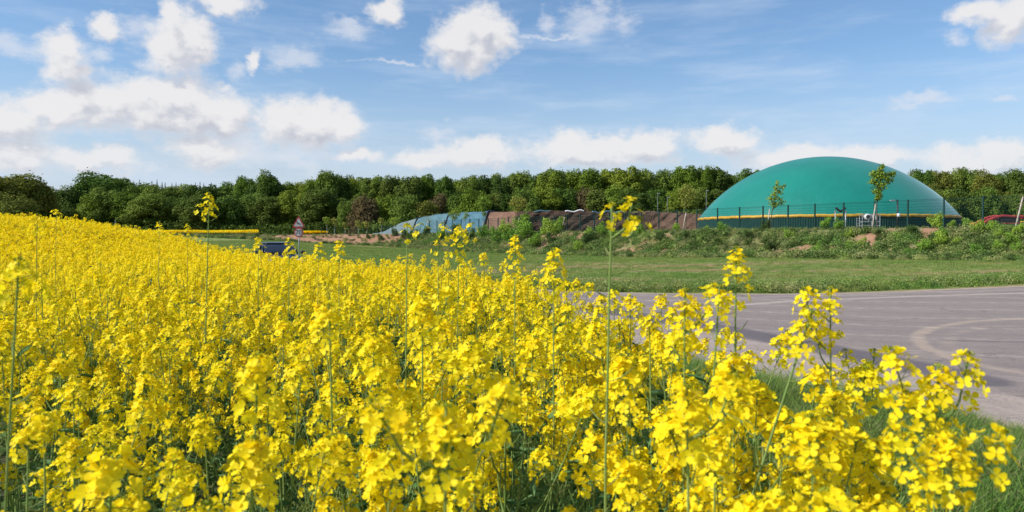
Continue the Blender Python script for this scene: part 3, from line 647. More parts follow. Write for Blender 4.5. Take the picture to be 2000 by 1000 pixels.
make_fence('mesh_fence', [(at(px, 128), 128 + (820 - px) * .05) for px in np.linspace(820, 738, 12)], 1.45, 'lower green mesh fence in front of the pale left tarpaulin')
make_fence('mesh_fence', [(at(px, 150), 150) for px in np.linspace(738, 628, 9)], 1.5, 'distant green mesh fence against the wood beside the red earth bank', None, False)
def seg_fence():
    return make_fence('mesh_fence', [(at(px, 134), 134 - (px - 830) * .02) for px in np.linspace(830, 975, 12)], 1.9, 'second green mesh fence close in front of the blue tarpaulins', None, False)

# ---------------------------------------------------------------- silage clamp, earth and tarpaulins
HX0, HX1, HY0, HY1 = -24.0, 31.0, 104.0, 146.0
hx = np.linspace(HX0, HX1, 300); hy = np.concatenate([np.linspace(HY0, 117, 14), np.linspace(117.1, 127, 110), np.linspace(127.4, HY1, 40)]); AX, AY = np.meshgrid(hx, hy)
def heap_front(X):
    return (np.interp(X, [-24, -12, -3, 0.5, 2.5, 22, 26, 31], [131, 126.5, 122, 119.5, 122.3, 122.6, 121, 118.5]),
            np.interp(X, [-24, -3, 0, 2.2, 22, 26, 31], [7, 8, 7.5, 1.2, .9, 3.5, 6.5]))
def heap(X, Y):
    prof = np.interp(X, [-24, -23, -19, -16, -12.5, -8, -2, 0, 22, 28, 31], [-.3, 0, 1.9, 2.7, 3.3, 3.5, 3.7, 3.6, 3.55, 3.3, 2.9])
    yfront, w = heap_front(X)
    s_ = sstep(0, 1, (Y - yfront + w * .5) / w) * (1 - sstep(140, 146, Y))
    ru = .10 * vnoise(X, Y * 1.5, 1.1, 7) + .10 * vnoise(X, Y, 2.9, 8)
    return np.where(s_ > .015, 2.38 + prof * s_ + ru * (s_ > .02) * np.where(X > -.5, 1.9, .35), np.minimum(H(X, Y), 2.4) - .35)
AZ = heap(AX, AY); AZ = AZ + (AZ > 2.6) * (AX > -.8) * (.10 * vnoise(AX, AY * 2, .55, 31) + .07 * vnoise(AX, AY * 2, .27, 32))
AYd = AY + (AX > 1.0) * .38 * vnoise(AX, AZ * 1.6, .8, 33) * (AZ > 2.5) * (AY < 126)
FXX = AX + 0; fr = np.gradient(AZ, hy, axis=0)
m, nt_, b = mat('silage_earth', .92, .1)
co = N(nt_, 'ShaderNodeTexCoord').outputs['Object']; nz = noise(nt_, co, .9, 7, .7); nz2 = noise(nt_, co, 5, 5, .7)
lay = noise(nt_, N(nt_, 'ShaderNodeMapping', {'Vector': co, 'Scale': (.25, .25, 4)}).outputs[0], 2.0, 5, .6)
hx_attr = N(nt_, 'ShaderNodeSeparateXYZ', {0: co}).outputs[0]
darkc = mixc(nt_, mrange(nt_, lay, .35, .65), (.052, .033, .024), (.115, .071, .050))
redc = mixc(nt_, mrange(nt_, nz, .3, .7), (.19, .10, .065), (.27, .16, .11))
rmask = math_(nt_, 'MAXIMUM', mrange(nt_, math_(nt_, 'ADD', hx_attr, math_(nt_, 'MULTIPLY', nz, 2.5)), 3.2, 1.4), mrange(nt_, math_(nt_, 'ADD', hx_attr, math_(nt_, 'MULTIPLY', nz, 2)), 20.5, 24.5, 0, .55))
up = N(nt_, 'ShaderNodeSeparateXYZ', {0: N(nt_, 'ShaderNodeNewGeometry').outputs['Normal']}).outputs[2]
c_ = mixc(nt_, rmask, darkc, redc); c_ = mixc(nt_, mrange(nt_, nz2, .5, .75, 0, .4), c_, (.22, .15, .11))
nt_.links.new(c_, b.inputs['Base Color'])
nt_.links.new(N(nt_, 'ShaderNodeBump', {'Strength': 1.0, 'Distance': .25, 'Height': nz2}).outputs[0], b.inputs['Normal'])
M['earth'] = m
hi = np.arange(AX.size).reshape(AX.shape); hf = np.stack([hi[:-1, :-1], hi[:-1, 1:], hi[1:, 1:], hi[1:, :-1]], -1).reshape(-1, 4)
tag(link('silage_heap', mesh('silage_heap', np.stack([AX, AYd, AZ], -1).reshape(-1, 3), hf, M['earth'], None, False)),
    'long flat heap of brown silage and red earth behind the green fence', 'silage heap')
def tarp(x0, x1, c1, c2, label, yend=None, slant=0, ytop=124.0):
    a = np.linspace(0, 1, 60); bb = np.linspace(0, 1, 90); Aa, Bb = np.meshgrid(a, bb)
    X = x0 + (x1 - x0) * Aa + slant * (1 - Bb); yf, wf = heap_front(X); ys_ = yf - wf * .5 + .25; Y = ys_ + (143 - ys_) * Bb
    wr = .035 * np.sin(X * 3.1 + 3 * np.sin(Y * .8)) + .03 * np.sin(Y * 4 + X * 1.5) + .02 * np.sin(X * 9 + Y * 5)
    Z = heap(X, Y) + .16 + wr
    m, nt_, b = mat('tarpaulin_' + label.split()[0], .5, .35); co = N(nt_, 'ShaderNodeTexCoord').outputs['Object']
    c_ = mixc(nt_, mrange(nt_, noise(nt_, co, .5, 5), .3, .7), c1, c2)
    c_ = mixc(nt_, mrange(nt_, noise(nt_, co, 4, 4), .55, .8, 0, .35), c_, (.30, .36, .34)); nt_.links.new(c_, b.inputs['Base Color'])
    nt_.links.new(N(nt_, 'ShaderNodeBump', {'Strength': .8, 'Distance': .12, 'Height': noise(nt_, co, 2.2, 4)}).outputs[0], b.inputs['Normal'])
    i_ = np.arange(X.size).reshape(X.shape); f_ = np.stack([i_[:-1, :-1], i_[:-1, 1:], i_[1:, 1:], i_[1:, :-1]], -1).reshape(-1, 4)
    o = link('tarpaulin', mesh('tarpaulin', np.stack([X, Y, Z], -1).reshape(-1, 3), f_, m, None, True)); tag(o, label, 'tarpaulin', 'tarpaulins covering the silage heap')
    so = o.modifiers.new('thickness', 'SOLIDIFY'); so.thickness = .03
    return o
tarp(-22.6, -15.2, (.13, .18, .175), (.19, .23, .205), 'pale grey green tarpaulin on the low left end of the heap', slant=-.6)
tarp(-15.1, -8.7, (.070, .155, .180), (.115, .200, .215), 'blue green tarpaulin on the sloping shoulder of the heap, between two others', slant=-2.2)
tarp(-8.6, -1.6, (.055, .145, .185), (.095, .190, .230), 'bright teal tarpaulin beside the bare red earth of the heap', slant=-3.2)
mb = MB()
for (xa, sl_) in ((-15.15, -1.4), (-8.65, -2.7), (-1.6, -3.2)):
    pts = []
    for bq in np.linspace(0.02, .95, 40):
        x = xa + sl_ * (1 - bq); yf, wf = heap_front(x); y = yf - wf * .5 + .3 + (142.7 - yf + wf * .5) * bq; pts.append((x, y, float(heap(np.array([x]), np.array([y]))[0]) + .26))
    mbx = MB(); mbx.tube(pts, .11, 8); o = mbx.build('sandbag_row', M['black'], smooth=True)
    tag(o, {-15.15: 'black weight tube along the seam left of the blue green tarpaulin', -8.65: 'black weight tube along the seam between the two teal tarpaulins', -1.6: 'black weight tube along the right edge of the tarpaulins'}[xa], 'weight tube', 'weights on the tarpaulin seams')
for (x0, x1, lab) in ((3.6, 6.2, 'small teal sheet edge left on top of the brown silage face'), (12.8, 18.5, 'long teal sheet edge on the silage face just left of the red earth'), (8.5, 11.5, 'pale sheet edge on top in the middle of the silage face')):
    xs = np.linspace(x0, x1, 30); pts = [(x, 123.0, float(heap(np.array([x]), np.array([123.6]))[0]) + .05 + .08 * math.sin(x * 3)) for x in xs]
    mbx = MB(); mbx.tube(pts, .12, 6); o = mbx.build('rolled_sheet', bpy.data.materials['tarpaulin_bright'] if 'teal' in lab else M['white'], smooth=True); tag(o, lab, 'sheet', 'rolled sheets on the silage face')
seg_fence()

# ---------------------------------------------------------------- lamp, camera poles, thin lighting poles
x, y = on_tank(1752, 3.0)
lp = empty('street_lamp', (x, y, DZ), 0, 'short dark lamp post with flat head reaching left before the dome', 'lamp')
zt = CAMZ + (HY - 391) / F * y - DZ
MB().tube([(0, 0, -.3), (0, 0, zt)], .07, 8).build('pole', M['black'], lp, True)
mb = MB(); mb.box((-.15, 0, zt), (.4, .06, .06)); mb.build('arm', M['black'], lp); mb = MB(); mb.box((-.42, 0, zt - .03), (.42, .2, .09)); mb.build('lamp_head', M['galv'], lp)
MB().tube([(.04, -.12, zt - 1.45), (.04, -.12, zt - 1.15)], .13, 12).build('junction_box', M['white'], lp, True)
for px, sg, lab in ((1631, 1, 'left of two grey posts carrying a tilted black floodlight, before the tank wall'), (1651, -1, 'right of two grey posts carrying a tilted black floodlight, beside a fence post')):
    Y = 60; X = at(px, Y); z0 = h1(X, Y); zt = CAMZ + (HY - 413) / F * Y - z0
    t = empty('floodlight_post', (X, Y, z0), 0, lab, 'floodlight', 'floodlight posts before the tank')
    MB().tube([(0, 0, -.3), (0, 0, zt)], .045, 8).build('pole', M['galv'], t, True)
    rm = Matrix.Rotation(R(-38 * -sg), 3, 'Y')
    MB().box((sg * .22, 0, zt + .12), (.5, .16, .13), rot=rm).build('lamp_head', M['black'], t)
    MB().box((sg * .0, 0, zt + .02), (.1, .1, .12)).build('bracket', M['galv'], t)
for px, yt, lab in ((1303, 385, 'thin grey lamp pole among the dark trunks left of the dome'), (1379, 372, 'thin tall grey pole right behind the left edge of the dome'), (1284, 378, 'thin pale pole left of the grey lamp pole before the wood')):
    Y = 150; X = at(px, Y); z0 = h1(X, Y); t = empty('lighting_pole', (X, Y, z0), 0, lab, 'pole')
    zt = CAMZ + (HY - yt) / F * Y - z0
    MB().tube([(0, 0, -.3), (0, 0, zt)], .05, 8).build('pole', M['darkgalv'], t, True); MB().box((.2, 0, zt - .02), (.5, .16, .12)).build('lamp_head', M['galv'], t)

# ---------------------------------------------------------------- red machine at the right edge
Y = 74; X = at(1960, Y); z0 = h1(X, Y)
rm_ = empty('farm_machine', (X, Y, z0), 0, 'red folding boom machine parked behind the fence at the right edge', 'machine')
def pz(py): return CAMZ + (HY - py) / F * Y - z0
def qx(p): return at(p, Y) - X
mb = MB(); arc = [(qx(1915), 0, pz(439)), (qx(1928), 0, pz(431)), (qx(1942), 0, pz(425)), (qx(1958), 0, pz(421.5)), (qx(1975), 0, pz(423)), (qx(2000), 0, pz(423)), (qx(2030), 0, pz(428))]
mb.tube(arc, .13, 6); mb.tube([(p[0], 1.2, p[2]) for p in arc], .13, 6); mb.build('boom', M['redmetal'], rm_)
mb = MB()
for p in arc[1:-1]: mb.box((p[0], .6, p[2] - .12), (.12, 1.2, .12)); mb.box((p[0] + .1, 0, p[2] - .3), (.07, .07, .5))
mb.tube([(qx(1925), 0, pz(436)), (qx(2030), 0, pz(436))], .08, 6); mb.build('frame', M['redmetal'], rm_)
for sx_ in (1945, 1998):
    mb = MB(); mb.tube([(qx(sx_), -.25, .45), (qx(sx_), .05, .45)], .45, 20); w = mb.build('wheel', M['tyre'], rm_, True); mb = MB(); mb.tube([(qx(sx_), -.28, .45), (qx(sx_), -.255, .45)], .2, 14); mb.build('rim', M['white'], w)
MB().box((qx(1972), .5, 1.0), (1.9, 1.1, .7)).build('hopper', M['black'], rm_)

# ---------------------------------------------------------------- young trees with leaning stakes
def young(px, ybase, ytop, Y, lobes, lmat, lab, stake=None, stlab=None, leaf=.11, per=900, lean=0, tw=.03, r0=None):
    X = at(px, Y); z0 = h1(X, Y); mpp = Y / F
    zt = CAMZ + (HY - ytop) / F * Y
    t = empty('young_tree', (X, Y, z0), 0, lab, 'tree', 'young trees planted along the fence')
    L = []
    for (lx, ly, rx, ry) in lobes: L.append(((lx - px) * mpp, 0, CAMZ + (HY - ly) * mpp - z0, rx * mpp, rx * mpp * .8, ry * mpp))
    link('crown', crown_mesh('crown', L, per * 1.7, leaf * 1.1, M[lmat], int(px), .75), t)
    q = QB(); Ht = zt - z0; z = np.linspace(-.2, Ht * .95, 8); cxs = np.interp(z, [l[2] for l in sorted(L, key=lambda l: l[2])], [l[0] for l in sorted(L, key=lambda l: l[2])]); cxs = cxs * (z / Ht)**1.0
    q.tube(np.stack([cxs, 0 * z, z], 1), tw * (1 - .7 * np.linspace(0, 1, 8)), 6)
    for l in L:
        b0 = np.array((np.interp(max(.3, l[2] - .5), z, cxs), 0, max(.3, l[2] - .5))); q.tube([b0, (b0 + np.array(l[:3])) / 2 + (0, 0, -.05), np.array(l[:3])], [tw * .45, tw * .3, tw * .15], 4)
    link('trunk', q.mesh('trunk', M['bark'] if tw < .05 else M['palebark'], True), t)
    if stake:
        (bx, by), (tx, ty) = stake; Ys = Y - .6; xb, xt = at(bx, Ys), at(tx, Ys); zb = min(h1(xb, Ys), CAMZ + (HY - by) / F * Ys) - .3
        mb = MB(); mb.tube([(xb, Ys, zb), (xt, Ys + .3, CAMZ + (HY - ty) / F * Ys)], .045, 8); o = mb.build('tree_stake', M['stake'], smooth=True)
        tag(o, stlab, 'stake', 'leaning wooden stakes of the young trees')
    return t
def fenceY(px, off=1.6):
    u = (px - 1000) / F; t = (FA[0] - u * FA[1]) / (u * FD[1] - FD[0]); p = fpt(t) + np.array((-.8426, -.5385)) * off; return float(p[1])
young(1505, 440, 352, fenceY(1505), [(1517,358,5,6),(1514,368,8,6),(1526,366,8,5),(1531,362,4,3),(1511,380,8,8),(1522,376,8,5),(1505,388,8,6),(1519,388,9,5),(1528,394,6,3),(1510,397,10,6),(1522,398,8,4),(1511,403,6,4)], 'y_leaf',
      'sparse spiky young tree before the left half of the green dome', ((1497,437),(1505,408)), 'pale stake leaning right under the spiky young tree before the dome', .12, 620, tw=.04)
young(1712, 440, 320, fenceY(1712), [(1721,325,6,5),(1718,333,8,6),(1706,340,10,9),(1720,344,14,10),(1738,341,9,6),(1744,338,5,4),(1734,352,9,8),(1708,355,12,10),(1720,362,13,10),(1713,374,10,9),(1716,384,7,8),(1711,388,5,5)], 'y_leaf',
      'dense fan shaped young tree before the right half of the green dome', ((1702,443),(1713,398)), 'pale stake leaning right under the fan shaped young tree', .13, 1000, tw=.045)
young(1340, 448, 360, fenceY(1340), [(1341,366,10,7),(1333,375,10,8),(1349,376,12,9),(1340,388,14,10),(1352,386,8,7),(1338,400,10,7)], 'y_leaf2',
      'yellowish young tree just left of the dome', ((1332,450),(1341,415)), 'pale stake leaning right below the yellowish young tree', .13, 520)
young(1197, 448, 362, fenceY(1197), [(1200,368,9,7),(1190,376,10,9),(1204,378,10,9),(1197,388,13,9),(1198,396,9,7)], 'y_leaf',
      'dark ball headed young tree before the middle of the brown silage face', ((1192,449),(1199,420)), 'stake under the ball headed young tree before the silage face', .15, 900)
young(1012, 446, 384, fenceY(1012), [(1008,390,9,7),(1020,392,9,8),(1002,398,9,7),(1014,402,11,8),(1024,400,8,6),(1010,410,8,6)], 'y_leaf2',
      'thin yellow green young tree where red earth meets the tarpaulins', ((1007,446),(1014,424)), 'stake under the yellow green tree at the red earth', .14, 480)
young(943, 448, 385, fenceY(943), [(944,390,7,6),(940,398,9,7),(953,396,8,5),(943,408,8,7),(946,418,5,6)], 'y_leaf',
      'narrow bright young tree before the bright teal tarpaulin', ((939,450),(944,434)), 'stake under the narrow bright tree before the teal tarpaulin', .15, 620)
young(888, 448, 404, fenceY(888), [(888,412,7,6),(882,418,7,5),(894,418,7,5),(887,425,7,5)], 'y_leaf',
      'small bushy young tree before the middle tarpaulin', ((879,455),(888,434)), 'long pale stake leaning before the middle tarpaulin', .15, 520)
young(910, 448, 412, fenceY(910), [(910,418,5,5),(908,425,6,5),(914,422,5,4)], 'y_leaf', 'little young tree between two bigger ones before the tarpaulins', None, None, .13, 500)
young(834, 450, 420, fenceY(834), [(836,424,8,5),(830,430,6,4),(840,431,6,4)], 'y_leaf2',
      'almost bare young tree before the pale tarpaulin', ((828,453),(836,430)), 'pale stake leaning before the pale tarpaulin', .10, 160)
young(1097, 446, 418, fenceY(1097), [(1100,424,7,4),(1094,430,8,5),(1104,430,5,5)], 'y_leaf2', 'low straggly young tree at the left of the silage face', ((1095,444),(1103,424)), 'pale stake leaning before the left of the silage face', .11, 240)
for px, yt, w in ((638, 424, 7), (653, 426, 6), (674, 434, 5), (700, 431, 6), (716, 432, 6), (744, 425, 6), (770, 425, 10)):
    Yf = 138; young(px, 452, yt, Yf, [(px - 1, yt + 4, w, 5), (px + 2, yt + 9, w, 5)], 'y_leaf' if px in (638, 770) else 'y_leaf2', {638:'first',653:'second',674:'third',700:'fourth',716:'fifth',744:'sixth',770:'seventh'}[px] + ' sapling from the left in the row before the dark wood', None, None, .22, 260, tw=.06)
young(1990, 440, 372, fenceY(1990) , [(1992,380,8,8),(2000,395,8,10),(1985,398,6,6)], 'y_leaf2', 'bare twiggy young tree at the right edge', ((1980,443),(2003,384)), 'long pale stake leaning right at the right edge of the picture', .08, 120)

# ---------------------------------------------------------------- bank vegetation
def shrub_mesh(seed, mk):
    rng = np.random.default_rng(seed); L = []
    for i in range(9):
        a = i * 2.4; r = rng.uniform(.1, .42); L.append((r * math.cos(a), r * math.sin(a), rng.uniform(.25, .85), rng.uniform(.16, .28), rng.uniform(.16, .28), rng.uniform(.16, .3)))
    return crown_mesh('foliage', L, 2300, .085, M[mk], seed, .6)
def shrub_stem(seed):
    rng = np.random.default_rng(seed); q = QB()
    for i in range(7):
        a = rng.uniform(0, 6.28); k = np.linspace(0, 1, 4); q.tube(np.stack([np.cos(a) * .3 * k, np.sin(a) * .3 * k, .8 * k - .05], 1), .012 * (1.1 - k), 4)
    return q.mesh('stem', M['bark'], True)
SH = [(shrub_mesh(i, 'shrubleaf'), shrub_stem(i)) for i in range(4)]; SHD = [(shrub_mesh(9 + i, 'shrubdark'), shrub_stem(i)) for i in range(2)]
SL = [(1828,446,24,'b'),(1893,444,26,'b'),(1860,447,14,'b'),(1798,444,16,'b'),(1441,448,22,'d'),(1497,449,18,'d'),(1478,447,16,'b'),(1535,447,16,'b'),(1562,448,14,'b'),(1587,447,20,'b'),(1612,448,20,'b'),(1636,450,20,'b'),(1716,462,14,'d'),(1716,472,12,'d'),
      (1780,462,20,'d'),(1840,470,22,'b'),(1838,484,26,'b'),(1872,482,16,'b'),(1803,494,24,'b'),(1735,478,12,'b'),(1750,470,14,'b'),(1912,460,24,'b'),(1936,458,22,'b'),(1953,470,20,'b'),(1975,478,20,'b'),(1990,462,22,'b'),(1950,492,20,'b'),(1988,494,20,'b'),(1905,500,20,'b'),(1770,500,14,'b'),
      (1660,493,18,'b'),(1595,500,20,'b'),(1590,478,14,'d'),(1500,492,26,'d'),(1462,470,18,'d'),(1463,482,16,'d'),(1400,480,18,'d'),(1375,478,16,'d'),(1340,470,20,'d'),(1290,474,22,'d'),(1250,458,20,'b'),(1270,450,22,'b'),(1200,470,22,'b'),(1175,462,26,'b'),(1150,470,24,'b'),
      (1128,490,20,'b'),(1150,478,26,'d'),(1180,452,24,'b'),(1090,455,26,'b'),(1070,462,34,'b'),(1050,450,32,'b'),(1038,440,30,'b'),(1020,455,34,'b'),(1000,452,28,'b'),(1028,470,34,'b'),(985,462,30,'b'),(1000,482,34,'b'),(970,475,30,'b'),(1045,485,28,'b'),(1075,480,26,'d'),(945,468,26,'b'),(920,470,24,'d'),(890,462,24,'d'),
      (860,468,22,'b'),(835,462,20,'d'),(810,470,22,'d'),(790,466,18,'d'),(770,462,16,'d'),(860,450,14,'b'),(815,452,12,'b'),(742,470,12,'d'),(718,466,10,'d'),(1410,456,18,'b'),(1380,452,12,'b'),(1320,452,16,'b'),(1660,466,16,'b'),(1540,470,18,'b'),(1685,480,14,'b')]
cnt = {}
for i, (px, py, w, k) in enumerate(SL):
    x, y, z = hit(px, py, 30, 140)
    zone = ("below the pale tarpaulin" if px < 880 else "below the teal tarpaulin" if px < 1000 else "below the left silage face" if px < 1110 else "below the middle silage face" if px < 1300 else
            "left of the spiky tree" if px < 1500 else "between spiky tree and floodlights" if px < 1650 else "below the fan shaped tree" if px < 1790 else "below the dome's right flank" if px < 1880 else "near the red machine")
    kk = (zone, k); cnt[kk] = cnt.get(kk, 0) + 1; tops = 'crest' if py < 456 else 'slope' if py < 480 else 'foot'
    sc = w / F * y / .95 * (1.1 if px > 1400 else .95)
    t = empty('shrub', (x, y, z - .05), i * 1.7, f"{'bright leafy' if k == 'b' else 'dark olive'} shrub, bank {tops} {zone}, listed {ORD[(cnt[kk]-1) % 10]} by size", 'shrub', 'shrubs growing on the bank')
    t['label'] = f"{'bright leafy' if k == 'b' else 'dark olive'} shrub, bank {tops} {zone}"
    t['_x'] = px; t['_k'] = t['label']
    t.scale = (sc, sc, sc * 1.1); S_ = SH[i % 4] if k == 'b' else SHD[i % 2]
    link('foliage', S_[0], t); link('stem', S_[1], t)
grp = {}
for o in COL.objects:
    if '_k' in o: grp.setdefault(o['_k'], []).append(o)
for k, os_ in grp.items():
    os_.sort(key=lambda o: o['_x'])
    for j, o in enumerate(os_):
        if len(os_) > 1: o['label'] = k.replace(' shrub', f' shrub, {ORD[j]} from left', 1)
for o in COL.objects:
    if '_k' in o: del o['_k']; del o['_x']
def tuft(name, n, h, spread, width, mats, seed, curve=.5, seg=3, dry=0.0, wind=0.0):
    rng = np.random.default_rng(seed); V = []; Fc = []; Mi = []; off = 0
    for i in range(n):
        a = rng.uniform(0, 6.28); r = spread * math.sqrt(rng.random()); b0 = np.array((r * math.cos(a), r * math.sin(a), -.02)); hh = h * rng.uniform(.5, 1.15)
        da = rng.uniform(0, 6.28); cv = curve * rng.uniform(.3, 1.3) * hh; sd = np.array((math.cos(da + 1.57), math.sin(da + 1.57), 0)); k = np.linspace(0, 1, seg + 1)
        c = b0 + np.stack([math.cos(da) * cv * k**2 + wind * hh * k**1.5, math.sin(da) * cv * k**2, hh * (k - .25 * curve * k**2)], 1)
        w = width * (1 - k**1.6) * .5 + width * .04
        v = np.stack([c - sd * w[:, None], c + sd * w[:, None]], 1).reshape(-1, 3); V.append(v)
        for j in range(seg): Fc.append((off + 2 * j, off + 2 * j + 1, off + 2 * j + 3, off + 2 * j + 2)); Mi.append(1 if rng.random() < dry and len(mats) > 1 else 0) if j == 0 else Mi.append(Mi[-1])
        off += 2 * (seg + 1)
    return mesh(name, np.vstack(V), np.array(Fc), mats, Mi, True)
def weedclump(seed, mk):
    rng = np.random.default_rng(seed); n = 170; c = rng.normal(0, .16, (n, 3)); c[:, 2] = np.abs(c[:, 2]) * 1.1 + .02
    v, f = leaf_quads(c, (lambda q: q / np.linalg.norm(q, axis=1)[:, None])(rnd_unit(n, rng) + (0, 0, .7)), rng.uniform(.05, .12, n), rng); return mesh('weed', v, f, M[mk])
bank_pro = [proto('bank_tuft', tuft('bank_tuft', 26, .27, .2, .014, [M['weed'], M['drygrass']], i, .6, 3, .3)) for i in range(3)] + [proto('weed', weedclump(3, 'weed')), proto('weed', weedclump(4, 'shrubdark')), proto('weed', weedclump(5, 'weed'))]
rng = np.random.default_rng(21); n = 46000
al_ = rng.uniform(0, 190, n); dq = rng.uniform(.2, 8.4, n)
segl = np.cumsum([0] + [np.hypot(*(BANK[i + 1] - BANK[i])) for i in range(3)]); X = np.interp(al_, segl, BANK[:, 0]); Y = np.interp(al_, segl, BANK[:, 1])
sg_ = np.where(al_ < segl[1], 0, 1); dirs = np.array([(BANK[i + 1] - BANK[i]) / (segl[i + 1] - segl[i]) for i in range(3)]); nn = dirs[sg_]
X = X - nn[:, 1] * dq; Y = Y + nn[:, 0] * dq
dq_, sq_, alq = poly_dist(X, Y, BANK); dv = dq_ * sq_
keep = (dv > .3) & (rng.random(n) > .94 * bmask(X, Y, dv)) & (rng.random(n) > .88 * sstep(124, 142, alq) * (dv < 7.5)) & (Y > 8) & (~inpoly(X, Y, ROADPOLY))
X, Y = X[keep], Y[keep]
print('bank pts', len(X))
tag(scatter('bank_vegetation', np.stack([X, Y, H(X, Y)], 1), rng.uniform(0, 6.28, len(X)), rng.uniform(.5, 1.25, len(X)) * (1 + .4 * vnoise(X, Y, 4, 9)) * (.35 + .65 * sstep(1.2, 3.2, dv[keep])), bank_pro, .2), 'mixed weeds and tall grass covering the embankment', 'weeds', kind='stuff')
# short green field between road and bank
fpro = [proto('field_tuft', tuft('field_tuft', 40, .13, .30, .010, [M['fieldgrass'], M['drygrass']], 40 + i, .5, 2, .06)) for i in range(3)]
n = 90000; X = rng.uniform(-40, 42, n); t_ = rng.random(n); Y = 20 + 100 * t_**1.2
dq_, sq_, _ = poly_dist(X, Y, BANK); dv = dq_ * sq_; de, _, _ = poly_dist(X, Y, FAR[1:])
fb_ = np.zeros(n)
for (px_, py_, rx, ry) in [(1000,530,4,1.5),(1650,528,5,.5),(1800,535,4,.5),(1330,548,4,.35),(1950,530,3,.5),(1150,545,3,.5),(1250,520,11,1.6),(1120,516,6,1.2),(1380,528,5,1.0),(600,478,5,2.5),(730,482,6,2),(1560,512,6,.8)]:
    x_, y_, z_ = hit(px_, py_, 20); fb_ = np.maximum(fb_, np.exp(-(((X - x_) / rx)**2 + ((Y - y_) / (ry * 1.6))**2)))
keep = (dv > 6) & ~inpoly(X, Y, ROADPOLY) & ~inpoly(X, Y, CROP) & (np.abs(X / Y) < .75) & (rng.random(n) > .75 * fb_) & (de > .25 + .5 * rng.random(n)) & (Y > 1.1 * 0 + np.interp(X, FAR[::-1, 0], FAR[::-1, 1]) - .5)
X, Y = X[keep], Y[keep]; print('field pts', len(X))
de = de[keep]; sc_ = rng.uniform(.5, 1.1, len(X)) * (1 + .6 * np.exp(-((de - 1.5) / 1.2)**2))
tag(scatter('field_grass', np.stack([X, Y, H(X, Y)], 1), rng.uniform(0, 6.28, len(X)), sc_, fpro, .1), 'short green grass of the field between road and embankment', 'grass', kind='stuff')
n = 5200; t_ = rng.uniform(1.2, 8.6, n) ; base = np.stack([np.interp(t_, np.arange(len(FAR)), FAR[:, 0]), np.interp(t_, np.arange(len(FAR)), FAR[:, 1])], 1)
X = base[:, 0] + rng.normal(0, .3, n); Y = base[:, 1] + np.abs(rng.normal(0, 1.4, n)) + .7
keep = (rng.random(n) < .35 + .65 * sstep(0, .6, vnoise(X, Y, 1.8, 12))) & ~inpoly(X, Y, ROADPOLY) & (np.abs(X / Y) < .75); X, Y = X[keep], Y[keep]
epro = [proto('edge_weed', weedclump(13, 'weed')), proto('edge_weed', weedclump(14, 'fieldgrass')), proto('edge_weed', tuft('edge_tuft', 22, .26, .12, .010, [M['grass'], M['drygrass']], 77, .7, 3, .35))]
tag(scatter('roadside_weeds', np.stack([X, Y, H(X, Y)], 1), rng.uniform(0, 6.28, len(X)), rng.uniform(.25, .75, len(X)), epro, .2), 'low weeds and dry stalks along the far edge of the road', 'weeds', kind='stuff')
# long verge grass between crop and road
vpro = [proto('verge_tuft', tuft('verge_tuft', 34, .40, .12, .0065, [M['grass'], M['drygrass']], 60 + i, .8, 5, .12 + .1 * (i == 0), wind=.15)) for i in range(5)]
n = 60000; X = rng.uniform(-6, 7, n); Y = rng.uniform(.7, 24, n)
dn_, sn_, _ = poly_dist(X, Y, NEAR); inr = inpoly(X, Y, ROADPOLY)
keep = ~inr & (X < np.interp(Y, NEAR[:8, 1], NEAR[:8, 0])) & (X > np.interp(Y, CROP[1:9, 1], CROP[1:9, 0]) - .9) & (rng.random(n) < np.interp(Y, [0, 6, 24], [1, .8, .35]))
X, Y = X[keep], Y[keep]; dn_ = dn_[keep]; print('verge pts', len(X))
sc_ = rng.uniform(.6, 1.15, len(X)) * np.clip(.35 + .5 * dn_, .3, 1.15) * (1 + .25 * vnoise(X, Y, .8, 3))
tag(scatter('verge_grass', np.stack([X, Y, H(X, Y)], 1), rng.uniform(0, 6.28, len(X)), sc_, vpro, .15), 'long wind blown green grass on the verge between rapeseed and road', 'grass', kind='stuff')

# ---------------------------------------------------------------- far yellow strips
def far_crop(name, px0, px1, Y0, Y1, ybot, label, hgt=.95):
    rng = np.random.default_rng(int(px0)); n = int(900 * (px1 - px0) * .25 + 6000)
    px = rng.uniform(px0, px1, n); Y = rng.uniform(Y0, Y1, n); X = (px - 1000) / F * Y
    z = H(X, Y) + hgt * (.35 + .65 * rng.random(n)**.35) + .16 * vnoise(X, Y, 2.5, 2)
    v, f = leaf_quads(np.stack([X, Y, z], 1), rnd_unit(n, rng), rng.uniform(.12, .3, n), rng)
    low = (z - H(X, Y)) < .62 * hgt
    o = link(name, mesh(name, v, f, [M['farcrop'], M['fieldgrass']], low.astype(int))); tag(o, label, 'rapeseed', kind='stuff'); return o
far_crop('far_rapeseed', 245, 505, 146, 172, 460, 'distant strip of yellow rapeseed at the foot of the left woodland')
far_crop('far_rapeseed', 588, 641, 150, 160, 455, 'short distant yellow rapeseed patch right of the road signs', .8)
for px, Y, yt, yb, lab in ((226, 62, 428, 446, 'grey marker post standing at the end of the yellow field under the left wood'), (193, 64, 436, 444, 'short dark marker post left of the grey one'),):
    X = at(px, Y); z0 = h1(X, Y); zt = CAMZ + (HY - yt) / F * Y - z0
    t = empty('marker_post', (X, Y, z0), 0, lab, 'post'); MB().tube([(0, 0, -.3), (0, 0, zt)], .06, 8).build('post', M['darkgalv'] if px == 226 else M['black'], t, True); t.scale = (.45, .45, 1); MB().tube([(0, 0, zt), (0, 0, zt + .03)], .065, 8).build('cap', M['black'], t)

